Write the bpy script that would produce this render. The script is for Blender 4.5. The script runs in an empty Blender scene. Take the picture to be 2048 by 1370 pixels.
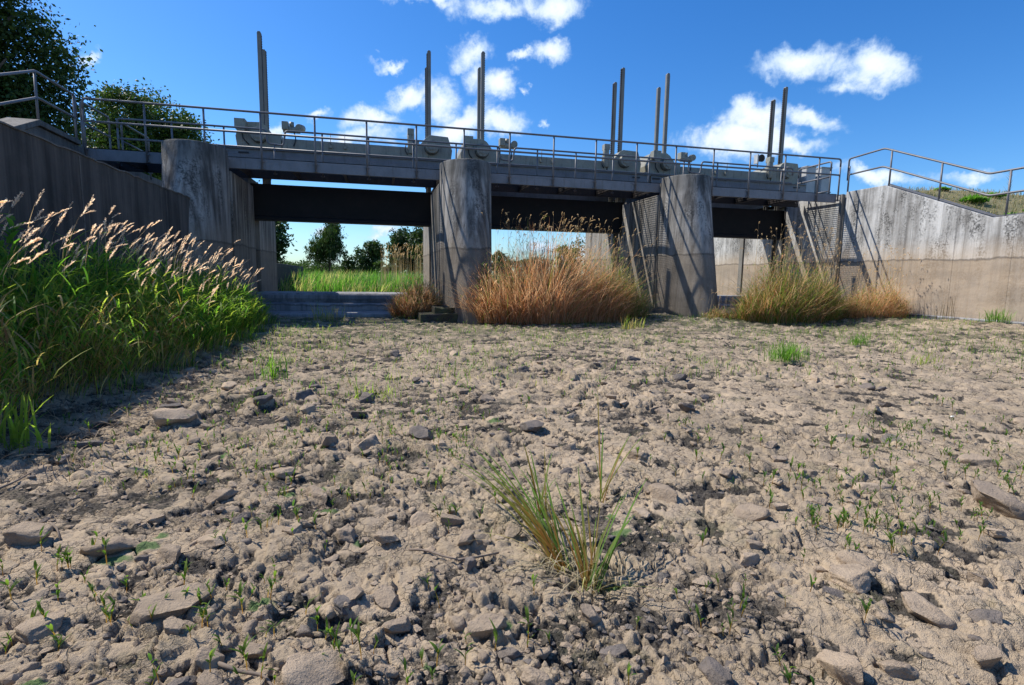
import bpy, math, random
import numpy as np
from mathutils import Matrix, Vector, noise as mnoise

# ------------------------------------------------------------------ camera, light, exposure
S = bpy.context.scene
COL = S.collection
FPX, CXP, CYP = 1080.0, 1024.0, 685.0          # focal length and centre for a 2048 x 1370 frame
TH, YAW, ROLL, EYE = math.radians(7.07), math.radians(13.7), 0.0166, 1.05
fwd = np.array([math.sin(YAW)*math.cos(TH), math.cos(YAW)*math.cos(TH), -math.sin(TH)])
r0 = np.array([math.cos(YAW), -math.sin(YAW), 0.0])
u0 = np.cross(r0, fwd)
RV = math.cos(ROLL)*r0 + math.sin(ROLL)*u0
UV = -math.sin(ROLL)*r0 + math.cos(ROLL)*u0
def dir_of(x, y):
    d = fwd + RV*(x-CXP)/FPX - UV*(y-CYP)/FPX
    return d/np.linalg.norm(d)
cam = bpy.data.cameras.new('camera'); camo = bpy.data.objects.new('camera', cam); COL.objects.link(camo)
cam.sensor_width = 36; cam.lens = FPX/2048*36; cam.clip_start = 0.05; cam.clip_end = 3000
camo.matrix_world = Matrix(((RV[0], UV[0], -fwd[0], 0), (RV[1], UV[1], -fwd[1], 0), (RV[2], UV[2], -fwd[2], EYE), (0, 0, 0, 1)))
S.camera = camo
S.view_settings.view_transform = 'Standard'; S.view_settings.look = 'None'
S.view_settings.exposure = 0.42; S.view_settings.gamma = 1; S.view_settings.use_curve_mapping = False
S.cycles.max_bounces = 6; S.cycles.diffuse_bounces = 3; S.cycles.transmission_bounces = 4; S.cycles.transparent_max_bounces = 6

SUN = np.array([-0.72, 0.515, 1.0]); SUN = SUN/np.linalg.norm(SUN)       # towards the sun
ELEV = math.asin(SUN[2]); AZI = math.atan2(SUN[0], SUN[1])
sl = bpy.data.lights.new('sun', 'SUN'); so = bpy.data.objects.new('sun', sl); COL.objects.link(so)
sl.energy = 4.6; sl.angle = math.radians(0.53); sl.color = (1.0, 0.95, 0.87)
so.rotation_euler = Vector(-SUN).to_track_quat('-Z', 'Y').to_euler(); so.location = (0, 0, 30)

class NT:
    """small helper for node trees"""
    def __init__(s, tree): s.t = tree; s.n = tree.nodes; s.l = tree.links
    def new(s, typ, **kw):
        n = s.n.new(typ)
        for k, v in kw.items(): setattr(n, k, v)
        return n
    def put(s, sock, v):
        if isinstance(v, bpy.types.NodeSocket): s.l.new(v, sock)
        elif v is not None:
            try: sock.default_value = v
            except Exception: sock.default_value = (*v, 1.0)
    def math(s, op, a, b=None, c=None, clamp=False):
        n = s.new('ShaderNodeMath', operation=op, use_clamp=clamp)
        s.put(n.inputs[0], a); s.put(n.inputs[1], b)
        if c is not None: s.put(n.inputs[2], c)
        return n.outputs[0]
    def vmath(s, op, a, b=None):
        n = s.new('ShaderNodeVectorMath', operation=op); s.put(n.inputs[0], a)
        if b is not None: s.put(n.inputs[1], b)
        return n.outputs[0]
    def noise(s, vec, scale, detail=4, rough=0.55, dist=0.0, color=False):
        n = s.new('ShaderNodeTexNoise'); s.put(n.inputs['Vector'], vec); n.inputs['Scale'].default_value = scale
        n.inputs['Detail'].default_value = detail; n.inputs['Roughness'].default_value = rough; n.inputs['Distortion'].default_value = dist
        return n.outputs['Color' if color else 'Fac']
    def ramp(s, v, a, b, c=0.0, d=1.0, smooth=True):
        n = s.new('ShaderNodeMapRange', interpolation_type='SMOOTHSTEP' if smooth else 'LINEAR')
        s.put(n.inputs[0], v); s.put(n.inputs[1], a); s.put(n.inputs[2], b); s.put(n.inputs[3], c); s.put(n.inputs[4], d)
        return n.outputs[0]
    def mix(s, f, a, b, blend='MIX'):
        n = s.new('ShaderNodeMix', data_type='RGBA', blend_type=blend)
        s.put(n.inputs[0], f); s.put(n.inputs[6], a); s.put(n.inputs[7], b)
        return n.outputs[2]
    def sep(s, v):
        n = s.new('ShaderNodeSeparateXYZ'); s.put(n.inputs[0], v); return n.outputs
    def comb(s, x, y, z):
        n = s.new('ShaderNodeCombineXYZ'); s.put(n.inputs[0], x); s.put(n.inputs[1], y); s.put(n.inputs[2], z); return n.outputs[0]
    def pos(s): return s.new('ShaderNodeNewGeometry').outputs['Position']
    def scaled(s, v, sc):
        return s.vmath('MULTIPLY', v, sc)
    def bump(s, h, strength=0.3, dist=0.01, normal=None):
        n = s.new('ShaderNodeBump'); n.inputs['Strength'].default_value = strength; n.inputs['Distance'].default_value = dist
        s.put(n.inputs['Height'], h)
        if normal is not None: s.put(n.inputs['Normal'], normal)
        return n.outputs[0]

# ------------------------------------------------------------------ sky with clouds
W = bpy.data.worlds.new('World'); S.world = W; W.use_nodes = True
wt = NT(W.node_tree); wt.n.clear()
wout = wt.new('ShaderNodeOutputWorld'); wbg = wt.new('ShaderNodeBackground'); wbg.inputs[1].default_value = 0.10
sky = wt.new('ShaderNodeTexSky', sky_type='NISHITA', sun_disc=False)
sky.sun_elevation = ELEV; sky.sun_rotation = AZI; sky.altitude = 200; sky.air_density = 1.0; sky.dust_density = 0.5; sky.ozone_density = 2.2
gdir = wt.new('ShaderNodeTexCoord').outputs['Generated']
dz = wt.sep(gdir)[2]
hs = wt.new('ShaderNodeHueSaturation'); hs.inputs['Saturation'].default_value = 1.34; hs.inputs['Value'].default_value = 1.0
wt.l.new(sky.outputs[0], hs.inputs['Color'])
skycol = wt.mix(1.0, hs.outputs[0], (0.78, 1.03, 1.30, 1), 'MULTIPLY')
# cloud field: each blob is an ellipsoid of directions, broken up with noise
dn = wt.noise(gdir, 7.0, 6, 0.62, 0.0, color=True)
dist = wt.scaled(wt.vmath('SUBTRACT', dn, (0.5, 0.5, 0.5)), (0.08, 0.08, 0.08))
dn2 = wt.noise(gdir, 32.0, 4, 0.6, 0.0, color=True)
dist2 = wt.scaled(wt.vmath('SUBTRACT', dn2, (0.5, 0.5, 0.5)), (0.035, 0.035, 0.035))
ddir = wt.vmath('ADD', wt.vmath('ADD', gdir, dist), dist2)
BLOBS = [(985,6,150,34,0,1),(1110,22,60,36,0,1),(850,6,80,22,0,.9),(945,100,50,36,10,1),(958,150,30,54,10,.62),(1002,172,42,44,0,1.1),
 (1088,102,44,32,0,1),(1032,105,18,15,0,.8),(808,182,74,34,30,1.05),(882,198,52,62,10,1.1),(930,252,100,36,28,1),(1008,252,58,36,0,1),
 (775,126,40,13,5,.9),(635,222,38,18,0,1),(738,240,62,30,0,1),(700,282,150,28,8,.85),(185,114,40,13,35,.8),(560,262,60,22,20,.7),
 (1590,122,110,44,5,1),(1745,132,92,48,0,1.1),(1690,176,90,20,5,.6),(1502,238,80,42,0,1.15),(1465,284,140,44,0,1.15),
 (1625,244,105,26,-14,1),(1580,296,120,26,0,.85),(1765,358,110,24,-4,1),(1960,346,90,18,10,.6),
 (765,468,70,13,14,.85),(850,505,90,15,0,.7),(655,458,40,15,0,.6),(690,520,100,18,0,.5),(1120,500,120,20,0,.7),(1100,240,12,9,0,.6),
 (1056,180,10,12,0,.6),(890,20,60,30,-10,.6),(1240,470,120,16,0,.6),(60,300,120,40,0,.5),
 (2400,60,260,90,10,1),(2700,330,260,60,0,1),(-500,-200,300,120,0,1),(-420,330,240,50,0,.9),(1000,-420,300,110,0,1),(1900,-500,260,120,20,1),(100,-700,280,150,0,1)]
field = None
def blob_nodes(c, t1, t2, s1, s2, w):
    global field
    M = Matrix(((t1[0], t2[0], c[0]), (t1[1], t2[1], c[1]), (t1[2], t2[2], c[2])))
    mp = wt.new('ShaderNodeMapping', vector_type='TEXTURE')
    wt.l.new(ddir, mp.inputs[0]); mp.inputs[1].default_value = tuple(c); mp.inputs[2].default_value = tuple(M.to_euler()); mp.inputs[3].default_value = (s1, s2, 0.5)
    g = wt.new('ShaderNodeTexGradient', gradient_type='SPHERICAL'); wt.l.new(mp.outputs[0], g.inputs[0])
    v = wt.math('MULTIPLY', g.outputs['Fac'], w)
    field = v if field is None else wt.math('MAXIMUM', field, v)
for (bx, by, hw, hh, ang, w) in BLOBS:
    c = dir_of(bx, by)
    e1 = dir_of(bx+hw, by)-c; e2 = dir_of(bx, by-hh)-c
    s1, s2 = np.linalg.norm(e1), np.linalg.norm(e2)
    a = math.radians(-ang); x = e1/s1; x = x-c*(x@c); x /= np.linalg.norm(x); y = np.cross(c, x)
    t1 = x*math.cos(a)+y*math.sin(a); t2 = np.cross(c, t1)
    blob_nodes(c, t1, t2, s1*1.25, s2*1.25, w)
rr = random.Random(4)
for k in range(9):      # the same kind of fair-weather clouds carries on all round the sky
    az = math.radians(95+k*21); el = math.radians(rr.uniform(12, 50))
    c = np.array([math.sin(az)*math.cos(el), math.cos(az)*math.cos(el), math.sin(el)]); x = np.array([math.cos(az), -math.sin(az), 0]); y = np.cross(c, x)
    blob_nodes(c, x, y, rr.uniform(.14, .24), rr.uniform(.06, .1), 1)
cn = wt.noise(gdir, 16.0, 8, 0.66, 0.2)
dens = wt.math('ADD', field, wt.math('MULTIPLY', wt.math('SUBTRACT', cn, 0.52), 1.5))
mask = wt.ramp(dens, 0.10, 0.70)
mask = wt.math('MULTIPLY', mask, wt.ramp(field, 0.02, 0.18))
mask = wt.math('MULTIPLY', mask, 0.93)
cs = wt.noise(gdir, 22.0, 5, 0.6)
ccol = wt.mix(wt.ramp(wt.math('ADD', dens, wt.math('MULTIPLY', cs, 0.6)), 0.5, 1.4), (4.6, 6.2, 8.3, 1), (8.2, 8.6, 9.2, 1))
fin = wt.mix(mask, skycol, ccol)
wt.l.new(fin, wbg.inputs[0]); wt.l.new(wbg.outputs[0], wout.inputs[0])

# ------------------------------------------------------------------ helpers
def meta(o, label=None, cat=None, group=None, kind=None):
    if label: o['label'] = label
    if cat: o['category'] = cat
    if group: o['group'] = group
    if kind: o['kind'] = kind
    return o
def empty(name, loc, label, cat, group=None, rotz=0):
    o = bpy.data.objects.new(name, None); COL.objects.link(o); o.location = loc; o.rotation_euler = (0, 0, rotz); o.empty_display_size = .1
    return meta(o, label, cat, group)
def link(name, me, mat=None, parent=None, world=True):
    o = bpy.data.objects.new(name, me); COL.objects.link(o)
    if mat is not None:
        me.materials.clear(); me.materials.append(mat)
    if parent is not None:
        o.parent = parent
        if world:                     # vertices are in world space: undo the parent's placing
            P = Matrix.Identity(4); q = parent; chain = []
            while q is not None: chain.append(q); q = q.parent
            for q in reversed(chain): P = P @ (Matrix.LocRotScale(q.location, q.rotation_euler, q.scale) if not q.get('_inv') else q.matrix_parent_inverse @ Matrix.LocRotScale(q.location, q.rotation_euler, q.scale))
            o.location = P.inverted().translation; o.rotation_euler = P.inverted().to_euler()
    return o
class MB:
    """collects shapes into one mesh"""
    def __init__(s): s.v = []; s.f = []; s.sm = []
    def add(s, v, f, smooth=False):
        n = len(s.v); s.v += [tuple(p) for p in v]; s.f += [tuple(i+n for i in q) for q in f]; s.sm += [smooth]*len(f); return s
    def box(s, x0, x1, y0, y1, z0, z1):
        v = [(x, y, z) for z in (z0, z1) for y in (y0, y1) for x in (x0, x1)]
        return s.add(v, [(0, 2, 3, 1), (4, 5, 7, 6), (0, 1, 5, 4), (2, 6, 7, 3), (0, 4, 6, 2), (1, 3, 7, 5)])
    def prism(s, poly, axis, a, b):
        """poly in the two other axes (in x,y,z order), extruded along axis from a to b"""
        def P(p, t):
            q = list(p); q.insert(axis, t); return tuple(q)
        n = len(poly); v = [P(p, a) for p in poly]+[P(p, b) for p in poly]
        ar = sum(poly[i][0]*poly[(i+1) % n][1]-poly[(i+1) % n][0]*poly[i][1] for i in range(n))
        if axis == 1: ar = -ar
        f = [tuple(range(n))[::-1], tuple(range(n, 2*n))]+[(i, (i+1) % n, (i+1) % n+n, i+n) for i in range(n)]
        if ar < 0: f = [q[::-1] for q in f]
        return s.add(v, f)
    def tube(s, pts, r, seg=8, r2=None, cap=True):
        pts = [Vector(p) for p in pts]; n = len(pts); rings = []
        up = None
        for i, p in enumerate(pts):
            d = (pts[min(i+1, n-1)]-pts[max(i-1, 0)]).normalized()
            if up is None: up = Vector((0, 0, 1)) if abs(d.z) < .9 else Vector((1, 0, 0))
            a = d.cross(up).normalized(); b = a.cross(d).normalized(); up = b
            rad = r if r2 is None else r+(r2-r)*i/(n-1)
            if isinstance(rad, (list, tuple)): rad = rad[i]
            rings += [tuple(p+(a*math.cos(2*math.pi*k/seg)+b*math.sin(2*math.pi*k/seg))*rad) for k in range(seg)]
        f = [(i*seg+k, i*seg+(k+1) % seg, (i+1)*seg+(k+1) % seg, (i+1)*seg+k) for i in range(n-1) for k in range(seg)]
        s.add(rings, [q[::-1] for q in f], True)
        if cap:
            m = len(s.v)-len(rings)
            s.f += [tuple(m+k for k in range(seg)), tuple(m+(n-1)*seg+k for k in range(seg))[::-1]]; s.sm += [False, False]
        return s
    def mesh(s, name):
        me = bpy.data.meshes.new(name); me.from_pydata(s.v, [], s.f)
        me.polygons.foreach_set('use_smooth', s.sm); me.update(); return me
    def build(s, name, mat, parent=None, bevel=None, world=True):
        o = link(name, s.mesh(name), mat, parent, world)
        if bevel:
            m = o.modifiers.new('bevel', 'BEVEL'); m.width = bevel; m.segments = 2; m.limit_method = 'ANGLE'; m.angle_limit = .6
        return o
def bend(pts, r=0.08, n=4):
    """round the corners of a polyline"""
    out = [Vector(pts[0])]
    for i in range(1, len(pts)-1):
        a, b, c = Vector(pts[i-1]), Vector(pts[i]), Vector(pts[i+1])
        ra = min(r, (a-b).length*.45, (c-b).length*.45)
        p, q = b+(a-b).normalized()*ra, b+(c-b).normalized()*ra
        for k in range(n+1):
            t = k/n; out.append(p*(1-t)**2+b*2*t*(1-t)+q*t*t)
    out.append(Vector(pts[-1])); return out
def np_mesh(name, verts, faces, cols=None, smooth=False, attrs=None):
    """verts (N,3), faces (M,k) with one k"""
    me = bpy.data.meshes.new(name); V = np.asarray(verts, np.float32); F = np.asarray(faces, np.int32); k = F.shape[1]
    me.vertices.add(len(V)); me.vertices.foreach_set('co', V.ravel())
    me.loops.add(F.size); me.loops.foreach_set('vertex_index', F.ravel())
    me.polygons.add(len(F)); me.polygons.foreach_set('loop_start', np.arange(len(F), dtype=np.int32)*k)
    me.polygons.foreach_set('loop_total', np.full(len(F), k, np.int32))
    me.polygons.foreach_set('use_smooth', np.full(len(F), smooth))
    me.update(calc_edges=True)
    if cols is not None:
        a = me.color_attributes.new('Col', 'FLOAT_COLOR', 'POINT')
        c = np.ones((len(V), 4), np.float32); c[:, :3] = cols; a.data.foreach_set('color', c.ravel())
    for nm, val in (attrs or {}).items():
        a = me.attributes.new(nm, 'FLOAT', 'POINT'); a.data.foreach_set('value', np.asarray(val, np.float32))
    return me

# ------------------------------------------------------------------ materials
def mat(name):
    m = bpy.data.materials.new(name); m.use_nodes = True; t = NT(m.node_tree); b = t.n['Principled BSDF']; return m, t, b
def concrete(name, light, dark, brown=(.25, .20, .145), wl=1.66, streak=.5, speck=.5, browning=1.0, top_z=None):
    m, t, b = mat(name); p = t.pos(); s = t.sep(p)
    n1 = t.noise(p, .9, 7, .6, .3); n2 = t.noise(p, 22, 6, .7); n3 = t.noise(p, 5, 5, .6)
    st = t.noise(t.scaled(p, (5, 5, .28)), 1.0, 5, .6); st2 = t.noise(t.scaled(p, (17, 17, .5)), 1.0, 4, .6)
    f = t.math('ADD', t.math('MULTIPLY', n1, 1-streak), t.math('MULTIPLY', st, streak))
    c = t.mix(t.ramp(f, .34, .64), dark, light)
    c = t.mix(t.math('MULTIPLY', t.ramp(st2, .5, .66), .5), c, t.mix(.5, dark, (.03, .03, .03, 1)))
    c = t.mix(t.math('MULTIPLY', t.ramp(n3, .55, .75), .3), c, light)
    c = t.mix(t.math('MULTIPLY', t.math('MULTIPLY', t.ramp(t.math('ADD', n2, t.math('MULTIPLY', n3, .3)), .58, .74), t.ramp(t.noise(t.scaled(p, (2.6, 2.6, .9)), 1.0, 7, .7, .3), .45, .64)), speck), c, (.045, .045, .042, 1))
    # silt stain up to the old water level
    zz = t.math('ADD', s[2], t.math('ADD', t.math('MULTIPLY', t.math('SUBTRACT', n3, .5), .10), t.math('MULTIPLY', t.math('SUBTRACT', n1, .5), .22)))
    wlm = t.ramp(zz, wl-.03, wl+.025, 1, 0)
    bc = t.mix(t.ramp(t.noise(t.scaled(p, (1, 1, 3.5)), .8, 5, .6), .3, .7), brown, tuple(v*1.45 for v in brown))
    bc = t.mix(t.math('MULTIPLY', t.ramp(st, .5, .8), .4), bc, tuple(v*.5 for v in brown))
    c = t.mix(t.math('MULTIPLY', wlm, t.math('MULTIPLY', t.ramp(t.math('ADD', t.math('MULTIPLY', n1, .6), t.math('MULTIPLY', st, .4)), .3, .62, .55, .92), browning)), c, bc)
    halo = t.math('MULTIPLY', t.ramp(zz, wl, wl+.6, 1, 0), t.math('SUBTRACT', 1.0, wlm))
    c = t.mix(t.math('MULTIPLY', halo, .5*browning), c, tuple(v*1.75 for v in brown))
    line = t.math('MULTIPLY', t.ramp(zz, wl-.05, wl-.01), t.ramp(zz, wl, wl+.03, 1, 0))
    c = t.mix(t.math('MULTIPLY', line, .55), c, (.06, .05, .04, 1))
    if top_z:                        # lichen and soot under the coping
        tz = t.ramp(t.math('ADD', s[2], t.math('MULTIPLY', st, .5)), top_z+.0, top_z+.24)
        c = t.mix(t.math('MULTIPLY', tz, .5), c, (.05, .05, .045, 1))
    t.put(b.inputs['Base Color'], c); b.inputs['Roughness'].default_value = .9; b.inputs['Specular IOR Level'].default_value = .25
    t.put(b.inputs['Normal'], t.bump(t.math('ADD', n2, t.math('MULTIPLY', n3, 1.5)), .45, .012))
    return m
def paint(name, base, rough=.5, rust=.25, metal=0.0, bumpy=.1, dirt=(.09, .075, .06)):
    m, t, b = mat(name); p = t.pos()
    n1 = t.noise(p, 3, 6, .6); n2 = t.noise(t.scaled(p, (14, 14, 2)), 1.0, 5, .65); n3 = t.noise(p, 60, 4, .6)
    c = t.mix(t.ramp(n1, .3, .7), tuple(v*.82 for v in base), tuple(min(1, v*1.12) for v in base))
    c = t.mix(t.math('MULTIPLY', t.ramp(n2, .52, .72), rust), c, (*dirt, 1))
    c = t.mix(t.math('MULTIPLY', t.ramp(t.math('ADD', n3, t.math('MULTIPLY', n1, .3)), .72, .8), rust), c, (.13, .055, .03, 1))
    t.put(b.inputs['Base Color'], c); b.inputs['Roughness'].default_value = rough; b.inputs['Metallic'].default_value = metal
    t.put(b.inputs['Normal'], t.bump(n3, bumpy, .003)); return m
def leafy(name, trans=.45, rough=.45, spec=.35, gain=1.0):
    """leaf material: its colour is the mesh's own vertex colour"""
    m, t, b = mat(name); tint = (1.1, 1.0, .85, 1) if 'dry' in name else (1.35, 1.5, .75, 1)
    a = t.new('ShaderNodeAttribute', attribute_name='Col').outputs['Color']
    if gain != 1.0: a = t.scaled(a, (gain, gain, gain))
    t.put(b.inputs['Base Color'], a); b.inputs['Roughness'].default_value = rough; b.inputs['Specular IOR Level'].default_value = spec
    tr = t.new('ShaderNodeBsdfTranslucent'); t.put(tr.inputs[0], t.mix(1.0, a, tint, 'MULTIPLY'))
    mx = t.new('ShaderNodeMixShader'); mx.inputs[0].default_value = trans
    t.l.new(b.outputs[0], mx.inputs[1]); t.l.new(tr.outputs[0], mx.inputs[2]); t.l.new(mx.outputs[0], t.n['Material Output'].inputs[0]); return m
M = {}
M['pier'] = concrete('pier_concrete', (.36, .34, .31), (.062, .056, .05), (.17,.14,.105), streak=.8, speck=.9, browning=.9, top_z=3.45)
M['pier_lit'] = M['pier']
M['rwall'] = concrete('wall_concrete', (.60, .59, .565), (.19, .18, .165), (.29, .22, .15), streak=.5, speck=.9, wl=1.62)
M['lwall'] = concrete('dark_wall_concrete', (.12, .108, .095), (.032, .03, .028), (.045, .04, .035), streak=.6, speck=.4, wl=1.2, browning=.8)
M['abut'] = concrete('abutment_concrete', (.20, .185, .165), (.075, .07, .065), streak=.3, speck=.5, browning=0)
M['sill'] = concrete('sill_concrete', (.38, .38, .39), (.18, .18, .19), (.16, .14, .12), wl=.2, streak=.5, speck=.2, browning=.2)
M['beam'] = paint('grey_beam_paint', (.20, .205, .22), .55, .45)
M['rail'] = paint('galvanised_rail', (.15, .15, .16), .5, .4, .1)
M['hoist'] = paint('cream_hoist_paint', (.28, .275, .22), .5, .7)
M['rack'] = paint('rack_paint', (.19, .185, .165), .5, .3)
M['gate'] = paint('black_gate_coating', (.008, .009, .011), .8, .2, dirt=(.012, .01, .008))
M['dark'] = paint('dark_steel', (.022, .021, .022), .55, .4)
M['guide'] = paint('guide_steel', (.20, .185, .16), .6, .6)
M['cable'] = paint('black_cable', (.025, .025, .025), .6, 0)
M['cab'] = paint('cabinet_paint', (.42, .43, .43), .5, .1)
M['leaf'] = leafy('grass_leaf', .6, .55, .2, gain=1.25)
M['dry'] = leafy('dry_grass', .55, .6, .2, gain=1.4)
M['tree'] = leafy('tree_leaf', .22, .55, .25)
M['bark'] = paint('bark', (.10, .08, .06), .9, .3)

# ------------------------------------------------------------------ noise in numpy
def _h(ix, iy, s):
    n = (ix.astype(np.int64)*374761393+iy.astype(np.int64)*668265263+s*1442695041) & 0xffffffff
    n = ((n ^ (n >> 13))*1274126177) & 0xffffffff
    n = ((n ^ (n >> 16))*2246822519) & 0xffffffff
    return ((n ^ (n >> 15)) & 0xffffff).astype(np.float32)/float(0xffffff)
def vnoise(x, y, s=0):
    ix, iy = np.floor(x), np.floor(y); fx, fy = x-ix, y-iy; ix = ix.astype(np.int64); iy = iy.astype(np.int64)
    fx = fx*fx*fx*(fx*(fx*6-15)+10); fy = fy*fy*fy*(fy*(fy*6-15)+10)
    a, b, c, d = _h(ix, iy, s), _h(ix+1, iy, s), _h(ix, iy+1, s), _h(ix+1, iy+1, s)
    return (a*(1-fx)+b*fx)*(1-fy)+(c*(1-fx)+d*fx)*fy
def fbm(x, y, s=0, o=4, g=.5):
    v = 0; a = 1; tot = 0
    for k in range(o):
        v = v+a*vnoise(x*2**k+k*17.3, y*2**k-k*9.1, s+k); tot += a; a *= g
    return v/tot
def worley(x, y, s):
    """F1, F2, offset to nearest, its hash values"""
    ix, iy = np.floor(x).astype(np.int64), np.floor(y).astype(np.int64)
    f1 = np.full(x.shape, 9., np.float32); f2 = f1.copy(); bx = np.zeros_like(f1); by = bx.copy(); bi = np.zeros(x.shape, np.int64); bj = bi.copy()
    for i in (-1, 0, 1):
        for j in (-1, 0, 1):
            cx = ix+i+.12+.76*_h(ix+i, iy+j, s); cy = iy+j+.12+.76*_h(ix+i, iy+j, s+1)
            dx, dy = x-cx, y-cy; d = np.maximum(np.abs(dx)*.9+np.abs(dy)*.35, np.sqrt(dx*dx+dy*dy)).astype(np.float32)
            n = d < f1; f2 = np.where(n, f1, np.minimum(f2, d)); f1 = np.where(n, d, f1)
            bx = np.where(n, dx, bx); by = np.where(n, dy, by); bi = np.where(n, ix+i, bi); bj = np.where(n, iy+j, bj)
    return f1, f2, bx, by, bi, bj
def sstep(a, b, v):
    t = np.clip((v-a)/(b-a), 0, 1); return t*t*(3-2*t)

def bed_base(x, y):
    z = .05*(fbm(x*.55, y*.55, 5, 3)-.5)
    z = z+.20*sstep(10.0, 13.2, x)*sstep(6, 9, y) + .22*sstep(-2.0, -3.4, x)
    z = z-.03+.11*sstep(10.2, 11.6, y)*sstep(4.5, 7, x)*(1-sstep(12, 13.2, x)*.6)
    return z
def stones_layer(x, y, size, amp, seed, prob, tilt=.9, sharp=.22):
    wx = x+size*.5*(fbm(x/size*.8, y/size*.8, seed+50, 3)-.5); wy = y+size*.5*(fbm(x/size*.8+31, y/size*.8+7, seed+60, 3)-.5)
    f1, f2, bx, by, bi, bj = worley(wx/size, wy/size, seed)
    e = sstep(.03, sharp+.1, f2-f1)
    on = (_h(bi, bj, seed+7) < prob).astype(np.float32)
    hh = .35+.65*_h(bi, bj, seed+8)
    a = _h(bi, bj, seed+9)*6.283
    t = 1+tilt*(bx*np.cos(a)+by*np.sin(a))+ .5*tilt*(np.abs(bx*np.sin(a*1.7)+by*np.cos(a*1.7))*-1)
    return amp*e*on*hh*np.clip(t, .2, 2), e*on
def bed(x, y):
    x = np.asarray(x, np.float64); y = np.asarray(y, np.float64)
    z = bed_base(x, y)
    live = 1-sstep(13.0, 13.8, y)*.8
    flow = sstep(.9, 2.2, x-.25*(y-1.5))*sstep(5.5, 3.0, y)               # smoother silt tongue at the right
    dens = .55+.9*(fbm(x*.9+4, y*.9, 21, 3)-.5)*2
    dens = np.clip(dens, .15, 1)
    a, ea = stones_layer(x, y, .21, .052, 100, .40, .75, .0)
    b, eb = stones_layer(x, y, .105, .031, 140, .50, .95, .005)
    c, ec = stones_layer(x, y, .05, .011, 180, .40, 1.2, .12)
    wf1, wf2 = worley(x/.15+1.2*(fbm(x*5, y*5, 300, 3)-.5), y/.15+1.2*(fbm(x*5, y*5, 310, 3)-.5), 320)[:2]
    crack = (1-sstep(.02, .13, wf2-wf1))*sstep(.46, .56, fbm(x*1.7, y*1.7, 330, 3))
    rough = (1-.55*flow)
    z = z+live*(a*.9*dens*rough+np.maximum(b*dens*rough, 0)+c*(.35+.65*dens)*rough)
    # ripples: stretched ridges running down the silt tongue
    ca, sa = math.cos(-.62), math.sin(-.62); u = x*ca+y*sa; v = -x*sa+y*ca
    rg = fbm(u*4.0, v*19, 61, 4); rg = 1-np.abs(rg-.5)*2
    z = z+flow*(.048*(rg-.7)+.034*(fbm(u*2.0, v*8, 71, 3)-.5))+.018*(1-flow)*live*(np.abs(fbm(u*1.6, v*5, 73, 3)-.5)*-2+.5)
    # mud skin with torn holes
    hole = fbm(x*5.2, y*5.2, 81, 4, .6)
    hm = sstep(.53, .60, hole)*live
    z = z-.021*hm-.015*crack*live*rough
    small = fbm(x*16, y*16, 91, 4, .6)
    z = z+.007*(small-.5)*live*2*(.55+.45*rough)
    fine = fbm(x*60, y*60, 95, 3, .6)
    z = z+.0040*(fine-.5)*(1+2.2*hm)*live*2+.0028*(vnoise(x*135, y*135, 98)-.5)*live
    lump, el = stones_layer(x, y, .026, .007, 220, .45, 1.0, .2)
    z = z+lump*(hm*1.2+.12)*live
    pit = fbm(x*14+3, y*14, 87, 3, .6); pm = sstep(.62, .66, pit)*live
    z = z-.010*pm
    crust = 1-np.clip(.85*hm+.9*pm+1.1*crack*rough, 0, 1)*(1-.65*np.clip(ea+eb, 0, 1))
    soil = sstep(.48, .64, fbm(x*1.1+9, y*1.1+3, 33, 4)+.10*sstep(5, 11, y)+.05*sstep(1.5, -1.5, x))*.60*(1-.6*flow)
    crust = np.clip(crust-soil*(1-np.clip(ea+eb, 0, 1)*.7), 0, 1)
    return z, crust
def bz(x, y):
    return float(bed(np.array([x]), np.array([y]))[0][0])

# ------------------------------------------------------------------ ground
m, t, b = mat('dry_mud'); p = t.pos()
cr = t.new('ShaderNodeAttribute', attribute_name='crust').outputs['Fac']; al = t.new('ShaderNodeAttribute', attribute_name='algae').outputs['Fac']
n1 = t.noise(p, 1.1, 6, .6); n2 = t.noise(p, 9, 7, .65); n3 = t.noise(p, 75, 5, .7); n4 = t.noise(p, 260, 3, .6)
tan = t.mix(t.ramp(n1, .3, .7), (.34, .267, .184, 1), (.50, .388, .268, 1))
tan = t.mix(t.math('MULTIPLY', t.ramp(n2, .45, .75), .55), tan, (.30, .245, .20, 1))
tan = t.mix(t.math('MULTIPLY', t.ramp(n3, .55, .69), .4), tan, (.19, .15, .11, 1))
def vor(sc, w, seedv):
    v = t.new('ShaderNodeTexVoronoi', feature='DISTANCE_TO_EDGE'); t.put(v.inputs['Vector'], t.vmath('ADD', t.vmath('ADD', p, seedv), t.scaled(t.noise(p, sc*.8, 4, .6, 0, True), (w, w, w)))); v.inputs['Scale'].default_value = sc; return v.outputs['Distance']
v1 = t.math('MULTIPLY', t.ramp(vor(13, .06, (0, 0, 0)), .0, .05, 1, 0), t.ramp(t.noise(p, 3.1, 4, .6), .46, .56))
v2 = t.math('MULTIPLY', t.ramp(vor(38, .02, (3, 1, 0)), .0, .08, 1, 0), t.ramp(t.noise(p, 4.7, 4, .6), .45, .58))
crk = t.math('MAXIMUM', v1, t.math('MULTIPLY', v2, .8))
tan = t.mix(t.math('MULTIPLY', crk, .72), tan, (.07, .057, .045, 1))
soil = t.mix(t.ramp(n3, .35, .65), (.036, .031, .026, 1), (.115, .10, .083, 1))
f = t.ramp(t.math('ADD', cr, t.math('MULTIPLY', t.math('SUBTRACT', n3, .5), .7)), .3, .7)
c = t.mix(f, soil, tan)
yy = t.ramp(t.sep(p)[1], 5.0, 12.0)
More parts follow.
